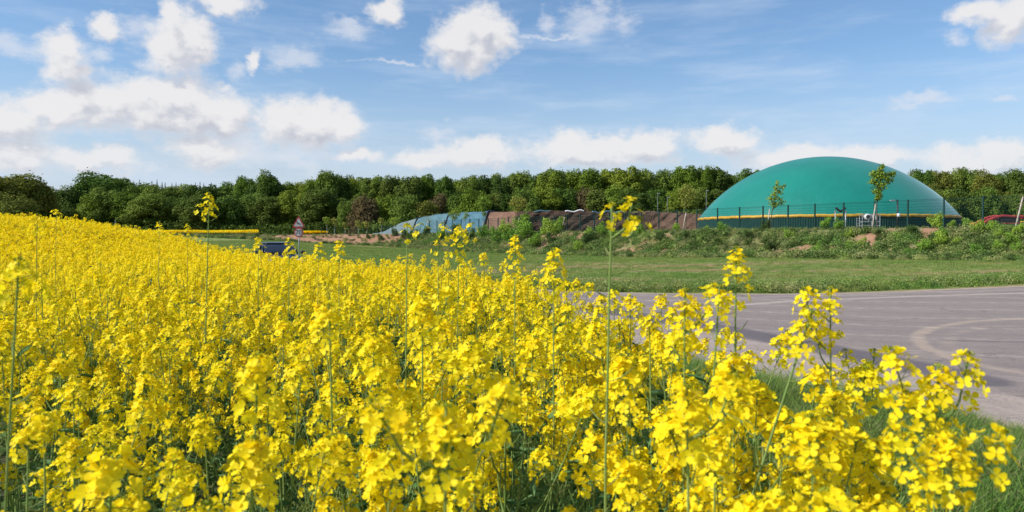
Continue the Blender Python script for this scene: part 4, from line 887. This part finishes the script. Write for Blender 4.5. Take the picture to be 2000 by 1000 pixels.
# ---------------------------------------------------------------- road signs
Y = 52.0; X = at(583.5, Y); z0 = h1(X, Y)
sg = empty('road_sign', (X, Y, z0), R(-6), 'road sign post with red bordered deer warning triangle above a round 70 speed limit', 'road sign')
zc = CAMZ + (HY - 454) / F * Y - z0; zt0 = CAMZ + (HY - 444.6) / F * Y - z0
MB().tube([(0, .04, -.4), (0, .04, zt0 + .74)], .038, 10).build('pole', M['galv'], sg, True)
def plate(name, outline, y, t, m_, parent):
    n = len(outline); v = [(x, y, z) for x, z in outline] + [(x, y + t, z) for x, z in outline]
    return link(name, mesh(name, v, [tuple(range(n)), tuple(range(2 * n - 1, n - 1, -1))] + [(i, i + n, (i + 1) % n + n, (i + 1) % n) for i in range(n)], m_), parent)
def circ(r, n=40): return [(r * math.cos(2 * math.pi * i / n), zc + r * math.sin(2 * math.pi * i / n)) for i in range(n)]
def tri(s, zo, rr=.06):
    hgt = s * .866; P3 = [(-s / 2, zo), (s / 2, zo), (0, zo + hgt)]; out = []; cen = (0, zo + hgt / 3)
    for (x, z) in P3:
        dx, dz = cen[0] - x, cen[1] - z; l = math.hypot(dx, dz); cx, cz = x + dx / l * rr * 2, z + dz / l * rr * 2; a0 = math.atan2(-dz, -dx)
        for k in range(-3, 4): out.append((cx + rr * math.cos(a0 + k * R(20)), cz + rr * math.sin(a0 + k * R(20))))
    return out
rs = plate('speed_plate', circ(.32), 0, .01, M['signred'], sg); plate('white_disc', circ(.245), -.004, .003, M['signwhite'], rs)
ws = plate('warning_plate', tri(.94, zt0, .05), 0, .01, M['signred'], sg); plate('white_triangle', tri(.66, zt0 + .085, .02), -.004, .003, M['signwhite'], ws)
plate('sign_back', circ(.33), .0125, .004, M['galv'], rs)
fc = bpy.data.curves.new('numerals', 'FONT'); fc.body = '70'; fc.size = .42; fc.align_x = 'CENTER'; fc.align_y = 'CENTER'; fc.extrude = .002; fc.offset = .001
tmp = bpy.data.objects.new('numerals', fc); COL.objects.link(tmp); bpy.context.view_layer.update()
me = bpy.data.meshes.new_from_object(tmp); bpy.data.objects.remove(tmp); me.materials.clear(); me.materials.append(M['signblack'])
link('numerals', me, rs, (0, -.008, zc), (R(90), 0, 0))
deer = [(-.150,.075),(-.118,.112),(-.128,.150),(-.105,.128),(-.098,.165),(-.088,.122),(-.060,.100),(-.045,.060),(0,.040),(.055,.018),(.095,.004),(.112,.020),(.118,-.004),(.105,-.022),(.128,-.060),(.165,-.098),(.150,-.104),(.108,-.072),(.080,-.048),
        (.100,-.085),(.128,-.122),(.112,-.124),(.070,-.078),(.045,-.040),(.005,-.028),(-.035,-.012),(-.070,-.040),(-.110,-.030),(-.112,-.042),(-.066,-.058),(-.030,-.030),(-.045,.004),(-.062,.018),(-.105,.010),(-.135,.032),(-.144,.024),(-.110,-.004),(-.066,.004),(-.082,.050),(-.100,.072),(-.140,.062)]
deer = [(x * 1.15, z * 1.15 + zt0 + .27) for x, z in deer]
import mathutils.geometry as mg
def polyplate(name, pts, y, m_, parent):
    tr = mg.tessellate_polygon([[Vector((x, 0, z)) for x, z in pts]]); v = [(x, y, z) for x, z in pts] + [(x, y + .002, z) for x, z in pts]; n = len(pts)
    return link(name, mesh(name, v, [tuple(t) for t in tr] + [(i, (i + 1) % n, (i + 1) % n + n, i + n) for i in range(n)], m_), parent)
polyplate('deer_symbol', deer, -.0075, M['signblack'], ws)

# ---------------------------------------------------------------- dark blue car
Yc = 35.2; Xc = at(541, Yc); zc0 = h1(Xc, Yc) + .02
car = empty('parked_car', (Xc, Yc, zc0), 0, 'dark blue car on the road half hidden behind the rapeseed left of the road sign', 'car'); car.name = 'car'
car.rotation_euler = (0, 0, math.atan2(-.90, .42) + R(90))     # nose along local -Y
def loft(name, stations, m_, parent, nseg=14, smooth=True):
    # stations: (y, half width, z bottom, z top, corner)
    v = []; f = []
    for (y, w, zb, zt, e) in stations:
        for k in range(nseg):
            a = 2 * math.pi * (k + .5) / nseg; cx, cz = math.cos(a), math.sin(a)
            sxx = math.copysign(abs(cx)**e, cx); szz = math.copysign(abs(cz)**e, cz)
            v.append((w * sxx, y, (zb + zt) / 2 + (zt - zb) / 2 * szz))
    n = nseg; S = len(stations)
    for i in range(S - 1):
        for k in range(n): f.append((i * n + k, i * n + (k + 1) % n, (i + 1) * n + (k + 1) % n, (i + 1) * n + k))
    f.append(tuple(range(n))[::-1]); f.append(tuple(range((S - 1) * n, S * n)))
    o = link(name, mesh(name, v, f, m_, None, smooth), parent); o.modifiers.new('soft', 'SUBSURF').levels = 1; o.modifiers[0].render_levels = 1; return o
body = loft('body', [(-2.15,.60,.32,.62,.5),(-2.08,.80,.24,.74,.42),(-1.7,.88,.20,.86,.4),(-1.0,.90,.20,.97,.4),(-.6,.90,.20,1.0,.4),(.6,.90,.20,1.02,.4),(1.6,.89,.22,1.04,.4),(2.0,.84,.28,.98,.45),(2.12,.7,.4,.85,.5)], M['carpaint'], car, 20)
gh = loft('greenhouse', [(-1.02,.74,.92,.99,.5),(-.55,.73,.90,1.27,.45),(-.22,.66,.90,1.43,.45),(.4,.66,.90,1.48,.45),(1.2,.65,.90,1.45,.45),(1.75,.66,.90,1.22,.5),(1.98,.7,.9,1.0,.5)], M['carglass'], car, 20)
loft('roof', [(-.28,.56,1.38,1.445,.5),(.0,.60,1.40,1.485,.5),(.5,.62,1.42,1.50,.5),(1.2,.60,1.38,1.475,.5),(1.45,.55,1.33,1.40,.5)], M['carpaint'], car, 16)
for s_ in (-1, 1):
    mb = MB(); mb.tube([(s_ * .76, -.98, .97), (s_ * .66, -.25, 1.43)], .035, 8); mb.build('windscreen_pillar', M['carpaint'], car, True)
    mb = MB(); mb.tube([(s_ * .735, .35, .97), (s_ * .655, .38, 1.45)], .04, 8); mb.build('door_pillar', M['carpaint'], car, True)
    loft('headlight', [(-2.13, .10, .60, .70, .6), (-2.06, .17, .56, .76, .6), (-1.85, .16, .60, .80, .6)], M['headlamp'], car, 12).location.x = s_ * .66
    loft('wing_mirror', [(-.95, .06, .98, 1.06, .7), (-.90, .11, .95, 1.12, .6), (-.78, .10, .96, 1.11, .6)], M['black'], car, 12).location.x = s_ * 1.0
    for y_ in (-1.32, 1.32):
        mb = MB(); mb.tube([(s_ * .78, y_, .32), (s_ * .92, y_, .32)], .32, 28); w = mb.build('wheel', M['tyre'], car, True)
        mb = MB(); mb.tube([(s_ * .90, y_, .32), (s_ * .93, y_, .32)], .21, 20); mb.build('rim', M['galv'], w, True)
MB().box((0, -2.12, .56), (.9, .06, .16)).build('grille', M['black'], car); MB().box((0, -2.15, .40), (.52, .02, .11)).build('number_plate', M['white'], car)
mb = MB(); mb.tube([(-.55, -1.06, .985), (.05, -.98, 1.02)], .012, 5); mb.tube([(.05, -1.06, .985), (.6, -.96, 1.01)], .012, 5); mb.build('windscreen_wipers', M['black'], car)

# ---------------------------------------------------------------- rapeseed
def petal_tpl(hi):
    if hi:
        xs = [0.08, .42, .78, 1.02]; ws = [.07, .33, .43, .24]; v = []
        for i, (x, w) in enumerate(zip(xs, ws)):
            for k, s_ in enumerate((-1, 0, 1)): v.append((x - (.05 if s_ and i == 3 else 0), s_ * w, .20 * x * x + (.07 if s_ else 0) * (i > 0) - .06 * (i == 3)))
        f = [(i * 3 + k, i * 3 + k + 1, (i + 1) * 3 + k + 1, (i + 1) * 3 + k) for i in range(3) for k in range(2)]
        return np.array(v), np.array(f)
    return np.array([(.05, 0, 0), (.68, -.46, .16), (1.04, 0, .18), (.68, .46, .16)]), np.array([(0, 1, 2, 3)])
PT = {True: petal_tpl(True), False: petal_tpl(False)}
def frame_of(z, spin):
    z = z / np.linalg.norm(z); r = np.array((0, 0, 1.)) if abs(z[2]) < .9 else np.array((1., 0, 0)); x = np.cross(r, z); x /= np.linalg.norm(x); y = np.cross(z, x)
    c, s_ = math.cos(spin), math.sin(spin); return np.stack([c * x + s_ * y, -s_ * x + c * y, z], 1)
def add_flower(q, c, d, r, hi, rng, closed=0.0):
    tv, tf = PT[hi]
    Rm = frame_of(d, rng.uniform(0, 6.28)); V = []; Fs = []
    for k in range(4):
        a = k * math.pi / 2 + rng.normal(0, .10); ca, sa = math.cos(a), math.sin(a)
        tilt = closed + rng.normal(.0, .16); ct, st_ = math.cos(tilt), math.sin(tilt)
        p = tv.copy(); p = np.stack([p[:, 0] * ct - p[:, 2] * st_, p[:, 1], p[:, 0] * st_ + p[:, 2] * ct], 1)
        p = np.stack([p[:, 0] * ca - p[:, 1] * sa, p[:, 0] * sa + p[:, 1] * ca, p[:, 2]], 1) * (r * rng.uniform(.88, 1.12))
        V.append(p @ Rm.T + c); Fs.append(tf + k * len(tv))
    q.add(np.vstack(V), np.vstack(Fs), 0)
def bud(q, c, d, L, w, m=1):
    Rm = frame_of(d, 0); p = np.array([(w, 0, L * .5), (0, w, L * .5), (-w, 0, L * .5), (0, -w, L * .5), (0, 0, 0), (0, 0, L)]) @ Rm.T + c
    q.add(p, [(4, 1, 5, 0), (4, 3, 5, 2)] , m); q.add(p, [(4, 2, 5, 1), (4, 0, 5, 3)], m)
def add_raceme(q, base, up, L, nfl, rng, lod, S=1.0):
    """lod 2 petals modelled, 1 simple petals, 0 clumps; materials 0 petal 1 bud 2 stem"""
    Rm = frame_of(up, 0); base = np.asarray(base, float)
    if lod == 0:
        n = nfl; a = rng.uniform(0, 6.28, n); t = rng.random(n); r = (.040 - .018 * t * t) * rng.uniform(.4, 1.1, n) * S
        c = np.stack([r * np.cos(a), r * np.sin(a), t * L * S], 1) @ Rm.T + base
        nr = np.stack([np.cos(a), np.sin(a), .9 + 0 * a], 1) + rnd_unit(n, rng) * .8; nr /= np.linalg.norm(nr, axis=1)[:, None]
        v, f = leaf_quads(c, nr, rng.uniform(.020, .034, n) * S, rng, .9, .1); q.add(v, f, 0); return
    q.tube([base - up * .01, base + up * L * .5 * S, base + up * L * S * .96], [.0019, .0015, .001], 4 if lod == 2 else 3, 2)
    for i in range(nfl):
        t = (i + .5) / nfl; a = i * 2.4 + rng.uniform(-.4, .4); h_ = (.05 + .82 * t + rng.uniform(-.04, .04)) * L * S
        ped = (.034 - .018 * t**2) * rng.uniform(.65, 1.15) * S; e = R(2 + 52 * t + rng.uniform(-14, 14))
        if t < .25: e -= R(22)
        d = np.array((math.cos(a) * math.cos(e), math.sin(a) * math.cos(e), math.sin(e))) @ Rm.T; p0 = base + up * h_ - up * .006; c = p0 + d * ped
        if lod == 2: q.tube([p0, c], .0007, 3, 2)
        fd = d + np.array((0, 0, .35)) + rng.normal(0, .25, 3)
        add_flower(q, c, fd, rng.uniform(.0100, .0128) * S, lod == 2, rng, .75 if t > .95 else rng.uniform(-.1, .25))
    tp = base + up * L * S * .93
    for i in range(11 if lod == 2 else 4):
        a = i * 2.4; e = R(35 + 5 * i); d = np.array((math.cos(a) * math.cos(e), math.sin(a) * math.cos(e), math.sin(e))) @ Rm.T
        bud(q, tp + d * .007 * S, d, .0065 * S, .0018 * S)
HEADS = []
for i in range(7):
    rng = np.random.default_rng(100 + i); q = QB(); L = [.042, .058, .048, .075, .036, .052, .064][i]; add_raceme(q, (0, 0, 0), np.array((0, 0, 1.)), L, [26, 32, 24, 38, 18, 28, 34][i], rng, 2)
    HEADS.append(q.mesh('flower_head', [M['petal'], M['bud'], M['stem']], True))
def pods(q, p0, p1, n, rng, m, lod=2, L0=.045):
    p0 = np.asarray(p0); p1 = np.asarray(p1)
    for i in range(n):
        t = (i + .5) / n; c = p0 * (1 - t) + p1 * t; a = i * 2.4 + rng.uniform(-.4, .4); L = L0 * rng.uniform(.6, 1.2) * (1 - .3 * t)
        k = np.linspace(0, 1, 4 if lod == 2 else 3); d = np.array((math.cos(a), math.sin(a), 0)); pts = c + d * (L * k)[:, None] + np.array((0, 0, 1)) * (L * (.15 * k + .45 * k**2))[:, None]
        q.tube(pts, (np.array([.0006, .0008, .0014, .0003]) if lod == 2 else np.array([.0006, .0012, .0004])), 4 if lod == 2 else 3, m)
def plant_skel(rng, Hh, nb, low=.45, spread=1.0):
    """returns main stem points, list of branches (points, tip, direction)"""
    z = np.linspace(0, 1, 7); ln = rng.normal(0, .05, 2); bow = rng.normal(0, .03, 2)
    main = np.stack([ln[0] * z * Hh + bow[0] * np.sin(z * 3), ln[1] * z * Hh + bow[1] * np.sin(z * 3), z * Hh], 1); br = []
    for i in range(nb):
        t = low + (.82 - low) * (i + rng.random() * .6) / nb; b0 = np.array([np.interp(t * Hh, main[:, 2], main[:, k]) for k in range(3)])
        a = i * 2.4 + rng.uniform(-.5, .5); tz = Hh * (rng.uniform(.80, 1.0) if i % 3 else rng.uniform(.66, .85)); L = max(.12, tz - b0[2]); out = min(.27, L * rng.uniform(.4, .8)) * spread; k = np.linspace(0, 1, 5)
        pts = b0 + np.stack([math.cos(a) * out * k**.75, math.sin(a) * out * k**.75, L * (.8 * k + .2 * k**2)], 1); br.append(pts)
    return main, br
def leaf_geo(q, base, a, L, w, m, rng):
    k = np.linspace(0, 1, 5); dr = np.array((math.cos(a), math.sin(a), 0)); sd = np.array((-math.sin(a), math.cos(a), 0)); mid = np.asarray(base) + dr * (L * k)[:, None] + np.array((0, 0, 1)) * (L * (.35 * k - .55 * k**2))[:, None]
    ww = w * np.array([.25, .8, 1, .7, .05]); v = np.stack([mid - sd * ww[:, None] / 2 + (0, 0, .012), mid, mid + sd * ww[:, None] / 2 + (0, 0, .012)], 1).reshape(-1, 3)
    q.add(v, [(i * 3 + c, i * 3 + c + 1, i * 3 + c + 4, i * 3 + c + 3) for i in range(4) for c in range(2)], m)
def dir_end(p): d = p[-1] - p[-2]; return d / np.linalg.norm(d)
PV = []     # variants for the individual plants
for i in range(9):
    rng = np.random.default_rng(300 + i); Hh = 1.30; main, br = plant_skel(rng, Hh, [6, 7, 5, 8, 6, 7, 5, 6, 8][i])
    q = QB(); q.tube(main, .0065 * (1 - .75 * np.linspace(0, 1, 7)), 6)
    for p in br: q.tube(p, .0030 * (1 - .55 * np.linspace(0, 1, 5)), 5)
    sm = q.mesh('stem', M['stem'], True); q = QB()
    pm = []
    for p in [main[-2:]] + [b_[-2:] for b_ in br]:
        q = QB(); pods(q, p[0] * .75 + p[1] * .25, p[1] - dir_end(p) * .012, rng.integers(4, 10), rng, 0); pm.append(q.mesh('seed_pods', M['pod'], True))
    q = QB()
    for k in range(10): zz_ = rng.uniform(.12, .85) * Hh; leaf_geo(q, [np.interp(zz_, main[:, 2], main[:, j]) for j in range(3)], k * 2.4, rng.uniform(.07, .17), rng.uniform(.018, .05), 0, rng)
    lm_ = q.mesh('leaves', M['rleaf'], True)
    heads = [(tuple(main[-1]), dir_end(main))] + [(tuple(b_[-1]), dir_end(b_)) for b_ in br]; PV.append((sm, pm, lm_, heads))
def place_plant(x, y, zt, vi, label, group='rapeseed plants in the near part of the field', rz=None, tilt=(0, 0), headscale=1.0, rng=RNG):
    z0 = h1(x, y); s_ = (zt - z0) / 1.36; t = empty('rapeseed_plant', (x, y, z0), rng.uniform(0, 6.28) if rz is None else rz, label, 'plant', group)
    t.rotation_euler = (tilt[0], tilt[1], t.rotation_euler.z); t.scale = (max(s_, .8), max(s_, .8), s_)
    sm, pm, lm_, heads = PV[vi]; link('stem', sm, t); [link('seed_pods', p_, t) for p_ in pm]; link('leaves', lm_, t)
    for k, (p, d) in enumerate(heads):
        hs = headscale * rng.uniform(.65, 1.25) * (1.15 if k == 0 else 1); e = Vector(d).to_track_quat('Z', 'Y').to_euler()
        o = link('flower_head', HEADS[rng.integers(0, 7)], t, p, e, (hs,) * 3)
    return t
# plant positions over the whole field
rng = np.random.default_rng(77)
def field_pts(dens, Ymin, Ymax, umax=.74):
    n = int(dens * (Ymax - Ymin) * (Ymax + 1) * 1.5 * 1.2); Y = rng.uniform(Ymin, Ymax, n); w = (Ymax + 1) * .8; X = rng.uniform(-w, w * .2 + 2, n)
    n_keep = dens * (Ymax - Ymin) * (w * 1.2 + 2) / n; k = (rng.random(n) < n_keep) & inpoly(X, Y, CROP) & (np.abs(X) < .72 * Y + .6)
    return X[k], Y[k]
X0, Y0_ = field_pts(19, .45, 8.0)
r = np.hypot(X0, Y0_); k = (r > .92) & ((r > 3.6) | (rng.random(len(r)) < .85)) & ((X0 / Y0_ < .44) | (rng.random(len(r)) < .5)) ; X0, Y0_, r = X0[k], Y0_[k], r[k]; o_ = np.argsort(r)
ind = o_[:285]; rest0 = o_[285:]; print('individual radius', r[ind].max(), 'count', len(ind))
hv = lambda x, y: np.interp(y, [2, 7, 14], [1.29, 1.25, 1.14]) + .06 * vnoise(x, y, 1.3, 2)
SIDE = [('below the left woodland', -9, -.45), ('below the far yellow strip', -.45, -.32), ('below the road signs', -.32, -.2), ('below the pale tarpaulin', -.2, -.1), ('below the teal tarpaulin', -.1, 0), ('below the left silage face', 0, .1), ('below the right silage face', .1, .22), ('in front of the grey road', .22, 9)]
for j in ind:
    x, y = X0[j], Y0_[j]; zt = h1(x, y) + float(hv(x, y)) + rng.normal(0, .09)
    lim = 1.52 if r[j] > 2 else 1.36; zt = min(zt, lim); u = x / y
    nm = [s_ for s_, a, b_ in SIDE if a <= u < b_][0]; dist = 'nearest' if r[j] < 2.4 else 'second' if r[j] < 4.2 else 'third'
    place_plant(x, y, zt, int(rng.integers(0, 9)), f'yellow flowering rapeseed plant among the {dist} rows, {nm}', f'rapeseed plants of the {dist} rows {nm}', None, (rng.normal(0, .06), rng.normal(0, .06)), rng.uniform(.85, 1.32), rng)
# the tall single plants that stand out in the photograph
def single(px, py, Y, flowers, label, lean=0.0, podn=12, rad=.0036, branches=(), foot=None, podL=.05):
    """tall stem whose tip is at image (px,py), distance Y; flowers = (length, count, scale)"""
    X = at(px, Y); zt = CAMZ + (HY - py) / F * Y; xb = X - lean; z0 = h1(xb, Y); r_ = np.random.default_rng(int(px * 7 + py))
    t = empty('rapeseed_plant', (xb, Y, z0), 0, label, 'plant', 'tall rapeseed plants standing out of the crop')
    Ht = zt - z0; k = np.linspace(0, 1, 12); main = np.stack([lean * k**1.3 + .012 * np.sin(k * 9 + px) * (1 - k) + .006 * np.sin(k * 21 + px) * (1 - k), .012 * np.sin(k * 7), Ht * k], 1)
    q = QB(); q.tube(main, rad * (1.25 - .75 * k), 7); heads = []
    L, nf, S = flowers; up = dir_end(main); top = main[-1] - up * L * S
    heads.append((top, up, L, nf, S))
    for (bh, dx, dy, dz, l2, n2, s2) in branches:      # start height below tip, offset of the side head
        b0 = np.array([np.interp(Ht - bh, main[:, 2], main[:, j]) for j in range(3)]); e = b0 + np.array((dx, dy, dz)); kk = np.linspace(0, 1, 5)
        bp = b0 + (e - b0) * kk[:, None] + np.array((dx, dy, 0)) * (.25 * np.sin(kk * np.pi))[:, None]; q.tube(bp, .0024 * (1.1 - .4 * kk), 5); heads.append((bp[-1], dir_end(bp), l2, n2, s2))
    link('stem', q.mesh('stem', M['stem'], True), t)
    for (p, u_, l_, n_, s_) in heads:
        q = QB(); add_raceme(q, p, u_, l_, n_, r_, 2, s_); link('flower_head', q.mesh('flower_head', [M['petal'], M['bud'], M['stem']], True), t)
    p0_ = np.array([np.interp(Ht * .62, main[:, 2], main[:, j]) for j in range(3)])
    for j in range(podn):
        tt_ = (j + .5) / podn; c_ = np.array([np.interp(p0_[2] * (1 - tt_) + top[2] * tt_, main[:, 2], main[:, j2]) for j2 in range(3)])
        a_ = j * 2.4 + r_.uniform(-.4, .4); L_ = podL * r_.uniform(.6, 1.3); kk = np.linspace(0, 1, 5); dd_ = np.array((math.cos(a_), math.sin(a_), 0))
        q = QB(); q.tube(c_ + dd_ * (L_ * kk)[:, None] + np.array((0, 0, 1)) * (L_ * (.05 * kk + .5 * kk**2))[:, None], [.0007, .0008, .0014, .0013, .0003], 4); link('seed_pod', q.mesh('seed_pod', M['pod'], True), t)
    q = QB()
    for j in range(3): zz_ = r_.uniform(.1, .5) * Ht; leaf_geo(q, [np.interp(zz_, main[:, 2], main[:, j2]) for j2 in range(3)], j * 2.4, .12, .03, 0, r_)
    link('leaves', q.mesh('leaves', M['rleaf'], True), t)
    return t
single(1196, 404, 1.45, (.03, 5, 1.0), 'tallest bare stemmed rapeseed plant with two small flower tufts rising over the brown silage face', .040, 16, .0034, [(.06, .032, 0, .035, .035, 6, 1.0), (.07, .042, .01, .022, .025, 4, 1.0)], podL=.045)
single(408, 377, 3.6, (.10, 24, 1.1), 'tall thin rapeseed plant rising against the dark wood left of the road signs', .03, 14, .004, [(.14, -.03, 0, .06, .02, 3, 1.1)], podL=.08)
single(1440, 484, 1.75, (.11, 30, 1.05), 'tall rapeseed plant with drooping flower head standing against the green field right of centre', .03, 10, .0035)
single(1408, 560, 1.7, (.10, 26, 1.05), 'rapeseed plant over the road just below the drooping headed one', .10, 12, .0034)
single(1340, 566, 1.75, (.11, 32, 1.1), 'rapeseed plant left of the pair leaning together over the road', .02, 10, .0034, [(.10, .05, 0, .06, .05, 12, 1.0)])
single(1625, 562, 1.85, (.12, 30, 1.0), 'rapeseed plant whose tip reaches highest before the grey road at right', .00, 8, .0034, [(.16, -.05, 0, .08, .07, 22, 1.1), (.2, -.03, 0, .06, .05, 14, 1.0)])
single(1590, 610, 1.5, (.10, 34, 1.0), 'long rapeseed stem leaning far right across the grass with a big flower head', .42, 6, .0040)
single(1712, 684, 1.9, (.12, 16, .95), 'slender loosely flowered rapeseed plant before the dark strip of the road', .05, 10, .0030, [(.13, -.055, 0, .07, .06, 12, .95)])
single(1840, 718, 1.25, (.09, 34, 1.05), 'rapeseed plant with large bright head before the grass at right', .05, 6, .0036, [(.09, -.05, .01, .05, .06, 22, 1.1), (.10, .04, 0, .06, .06, 18, 1.0), (.14, -.03, 0, .03, .06, 20, 1.1)])
single(1868, 850, 1.05, (.09, 40, 1.0), 'rapeseed plant with the rightmost large flower head near the bottom corner', .02, 4, .0036, [(.07, .04, 0, .02, .06, 20, 1.0), (.07, -.04, .01, .02, .06, 22, 1.0)])
single(1082, 486, 2.5, (.12, 38, 1.25), 'rapeseed plant with stout head standing up before the embankment near centre', .01, 6, .0035)
single(1006, 458, 3.4, (.14, 36, 1.2), 'upright rapeseed head before the shrubs of the embankment', .01, 6, .0035)
single(897, 440, 3.2, (.11, 26, 1.2), 'branched rapeseed plant reaching up to the foot of the fence', .02, 9, .003, [(.10, -.05, 0, .05, .05, 8, 1.1), (.09, .04, 0, .04, .05, 8, 1.1)])
single(795, 441, 2.3, (.045, 5, 1.0), 'thin rapeseed stem with few flowers just left of the tarpaulin fence', .005, 6, .003, [(.05, .035, 0, .03, .02, 3, 1.0)])
single(855, 470, 3.2, (.05, 8, 1.1), 'small loose rapeseed tuft below the tarpaulins', 0, 6, .003)
single(662, 470, 4.2, (.12, 28, 1.4), 'rapeseed head right of the speed sign', 0, 6, .0035)
single(621, 476, 4.8, (.09, 20, 1.3), 'small rapeseed head beside the sign pole', 0, 5, .003)
single(564, 466, 4.2, (.12, 22, 1.2), 'rapeseed head standing before the right side of the dark car', 0, 5, .003)
single(504, 466, 5.0, (.08, 18, 1.3), 'rapeseed head standing before the left side of the dark car', 0, 5, .003)
single(311, 432, 6.5, (.13, 16, 1.3), 'tall rapeseed head before the far yellow strip', 0, 5, .003)
single(366, 436, 6.8, (.12, 14, 1.2), 'smaller rapeseed head between two taller ones before the far yellow strip', 0, 5, .003)
single(110, 411, 6.0, (.06, 14, 1.3), 'single rapeseed head against the sky gap at left', 0, 5, .003)
single(72, 420, 4.2, (.07, 24, 1.3), 'flat topped rapeseed head at the far left before the trees', 0, 6, .003)
single(824, 575, 1.9, (.10, 40, 1.1), 'dense rapeseed head near the centre of the field', 0, 8, .0036, [(.10, .05, 0, .05, .06, 20, 1.1)])
single(30, 512, 1.25, (.05, 16, 1.0), 'nearest rapeseed plant at the left edge with a bare upright stem', .05, 8, .0030)
single(640, 600, 1.6, (.07, 26, 1.1), 'rapeseed plant with a bare upright stem left of the field centre', -.04, 8, .0030)
single(500, 700, 1.2, (.07, 30, 1.1), 'low near rapeseed head in the left foreground', .03, 4, .003)
single(870, 800, .98, (.09, 40, 1.1), 'large near rapeseed head low in the middle foreground', 0, 4, .0036, [(.08, -.06, .0, .03, .06, 26, 1.05), (.08, .06, .02, .05, .06, 22, 1.0)])
single(1345, 760, 1.15, (.09, 40, 1.1), 'large near rapeseed head right of the middle foreground', 0, 4, .0036, [(.08, .05, .0, .04, .06, 24, 1.0)])
for px, py, Y, nm in ((1395,735,1.75,'left of the long leaning stem'),(1470,760,1.6,'under the long leaning stem'),(1530,770,1.9,'right of the long leaning stem'),(1465,868,1.25,'low under the long leaning stem'),(1560,850,1.3,'low in the grass right of centre'),(1640,812,1.55,'in the grass below the loosely flowered plant'),
                      (1700,868,1.25,'in the grass left of the big right head'),(1600,920,1.12,'near the bottom edge in the grass'),(1770,900,1.15,'below the big right head'),(1380,640,2.5,'before the near edge of the road'),(1290,610,3.2,'where the crop meets the road'),(1235,590,3.8,'left of where the crop meets the road'),(1515,690,2.3,'behind the long leaning stem')):
    place_plant(at(px, Y), Y, CAMZ + (HY - py) / F * Y, int(rng.integers(0, 9)), 'bushy yellow rapeseed plant ' + nm, 'rapeseed plants at the right margin of the crop', None, (rng.normal(0, .05), rng.normal(0, .05)), 1.08, rng)
# the rest of the crop as one mass
def plant_lod(seed, lod):
    rg = np.random.default_rng(seed); q = QB(); main, br = plant_skel(rg, 1.3, 7 if lod else 8, .5, 1.0 if lod else 1.25)
    q.tube(main, .0060 * (1 - .7 * np.linspace(0, 1, 7)), 4 if lod else 3, 2)
    for p in [main] + br:
        if p is not main: q.tube(p if lod else p[::2], .0028 if lod else .0032, 3, 2)
        if lod: add_raceme(q, p[-1], dir_end(p), rg.uniform(.036, .07), int(rg.integers(18, 30)), rg, 1, 1.12)
        else: add_raceme(q, p[-1], dir_end(p), rg.uniform(.04, .08), int(rg.integers(14, 20)), rg, 0, 1.3)
        if lod: pods(q, p[-2] * .7 + p[-1] * .3, p[-1], 4, rg, 2, 1)
    for k in range(7): zz_ = rg.uniform(.2, .85) * 1.3; leaf_geo(q, [np.interp(zz_, main[:, 2], main[:, j]) for j in range(3)], k * 2.4, rg.uniform(.08, .18), rg.uniform(.02, .05), 3, rg)
    return proto('rape_mass', q.mesh('rape_mass', [M['petal'], M['bud'], M['stemdark'], M['rleaf']], True))
MID = [plant_lod(500 + i, 1) for i in range(7)]; LOW = [plant_lod(600 + i, 0) for i in range(7)]
def mass(name, X, Y, pro, label):
    n = len(X); z = H(X, Y); sc_ = np.clip((hv(X, Y) + rng.normal(0, .10, n)) / 1.36, .7, 1.22); tall = rng.random(n) < .010; sc_ = np.where(tall, sc_ * 1.07, sc_)
    print(name, n); return tag(scatter(name, np.stack([X, Y, z], 1), rng.uniform(0, 6.28, n), sc_, pro, .07, rng), label, 'rapeseed', kind='stuff')
Xa, Ya = field_pts(23, 8.0, 14.0)
mass('rapeseed_crop', np.concatenate([X0[rest0], Xa]), np.concatenate([Y0_[rest0], Ya]), MID, 'dense yellow rapeseed crop of the middle distance behind the nearest plants')
Xb, Yb = field_pts(24, 14.0, 30.0); Xc_, Yc_ = field_pts(18, 30.0, 58.0, .8)
mass('rapeseed_crop', np.concatenate([Xb, Xc_]), np.concatenate([Yb, Yc_]), LOW, 'solid yellow rapeseed crop of the farther field up to its horizon')
print('objects', len(SC.objects))
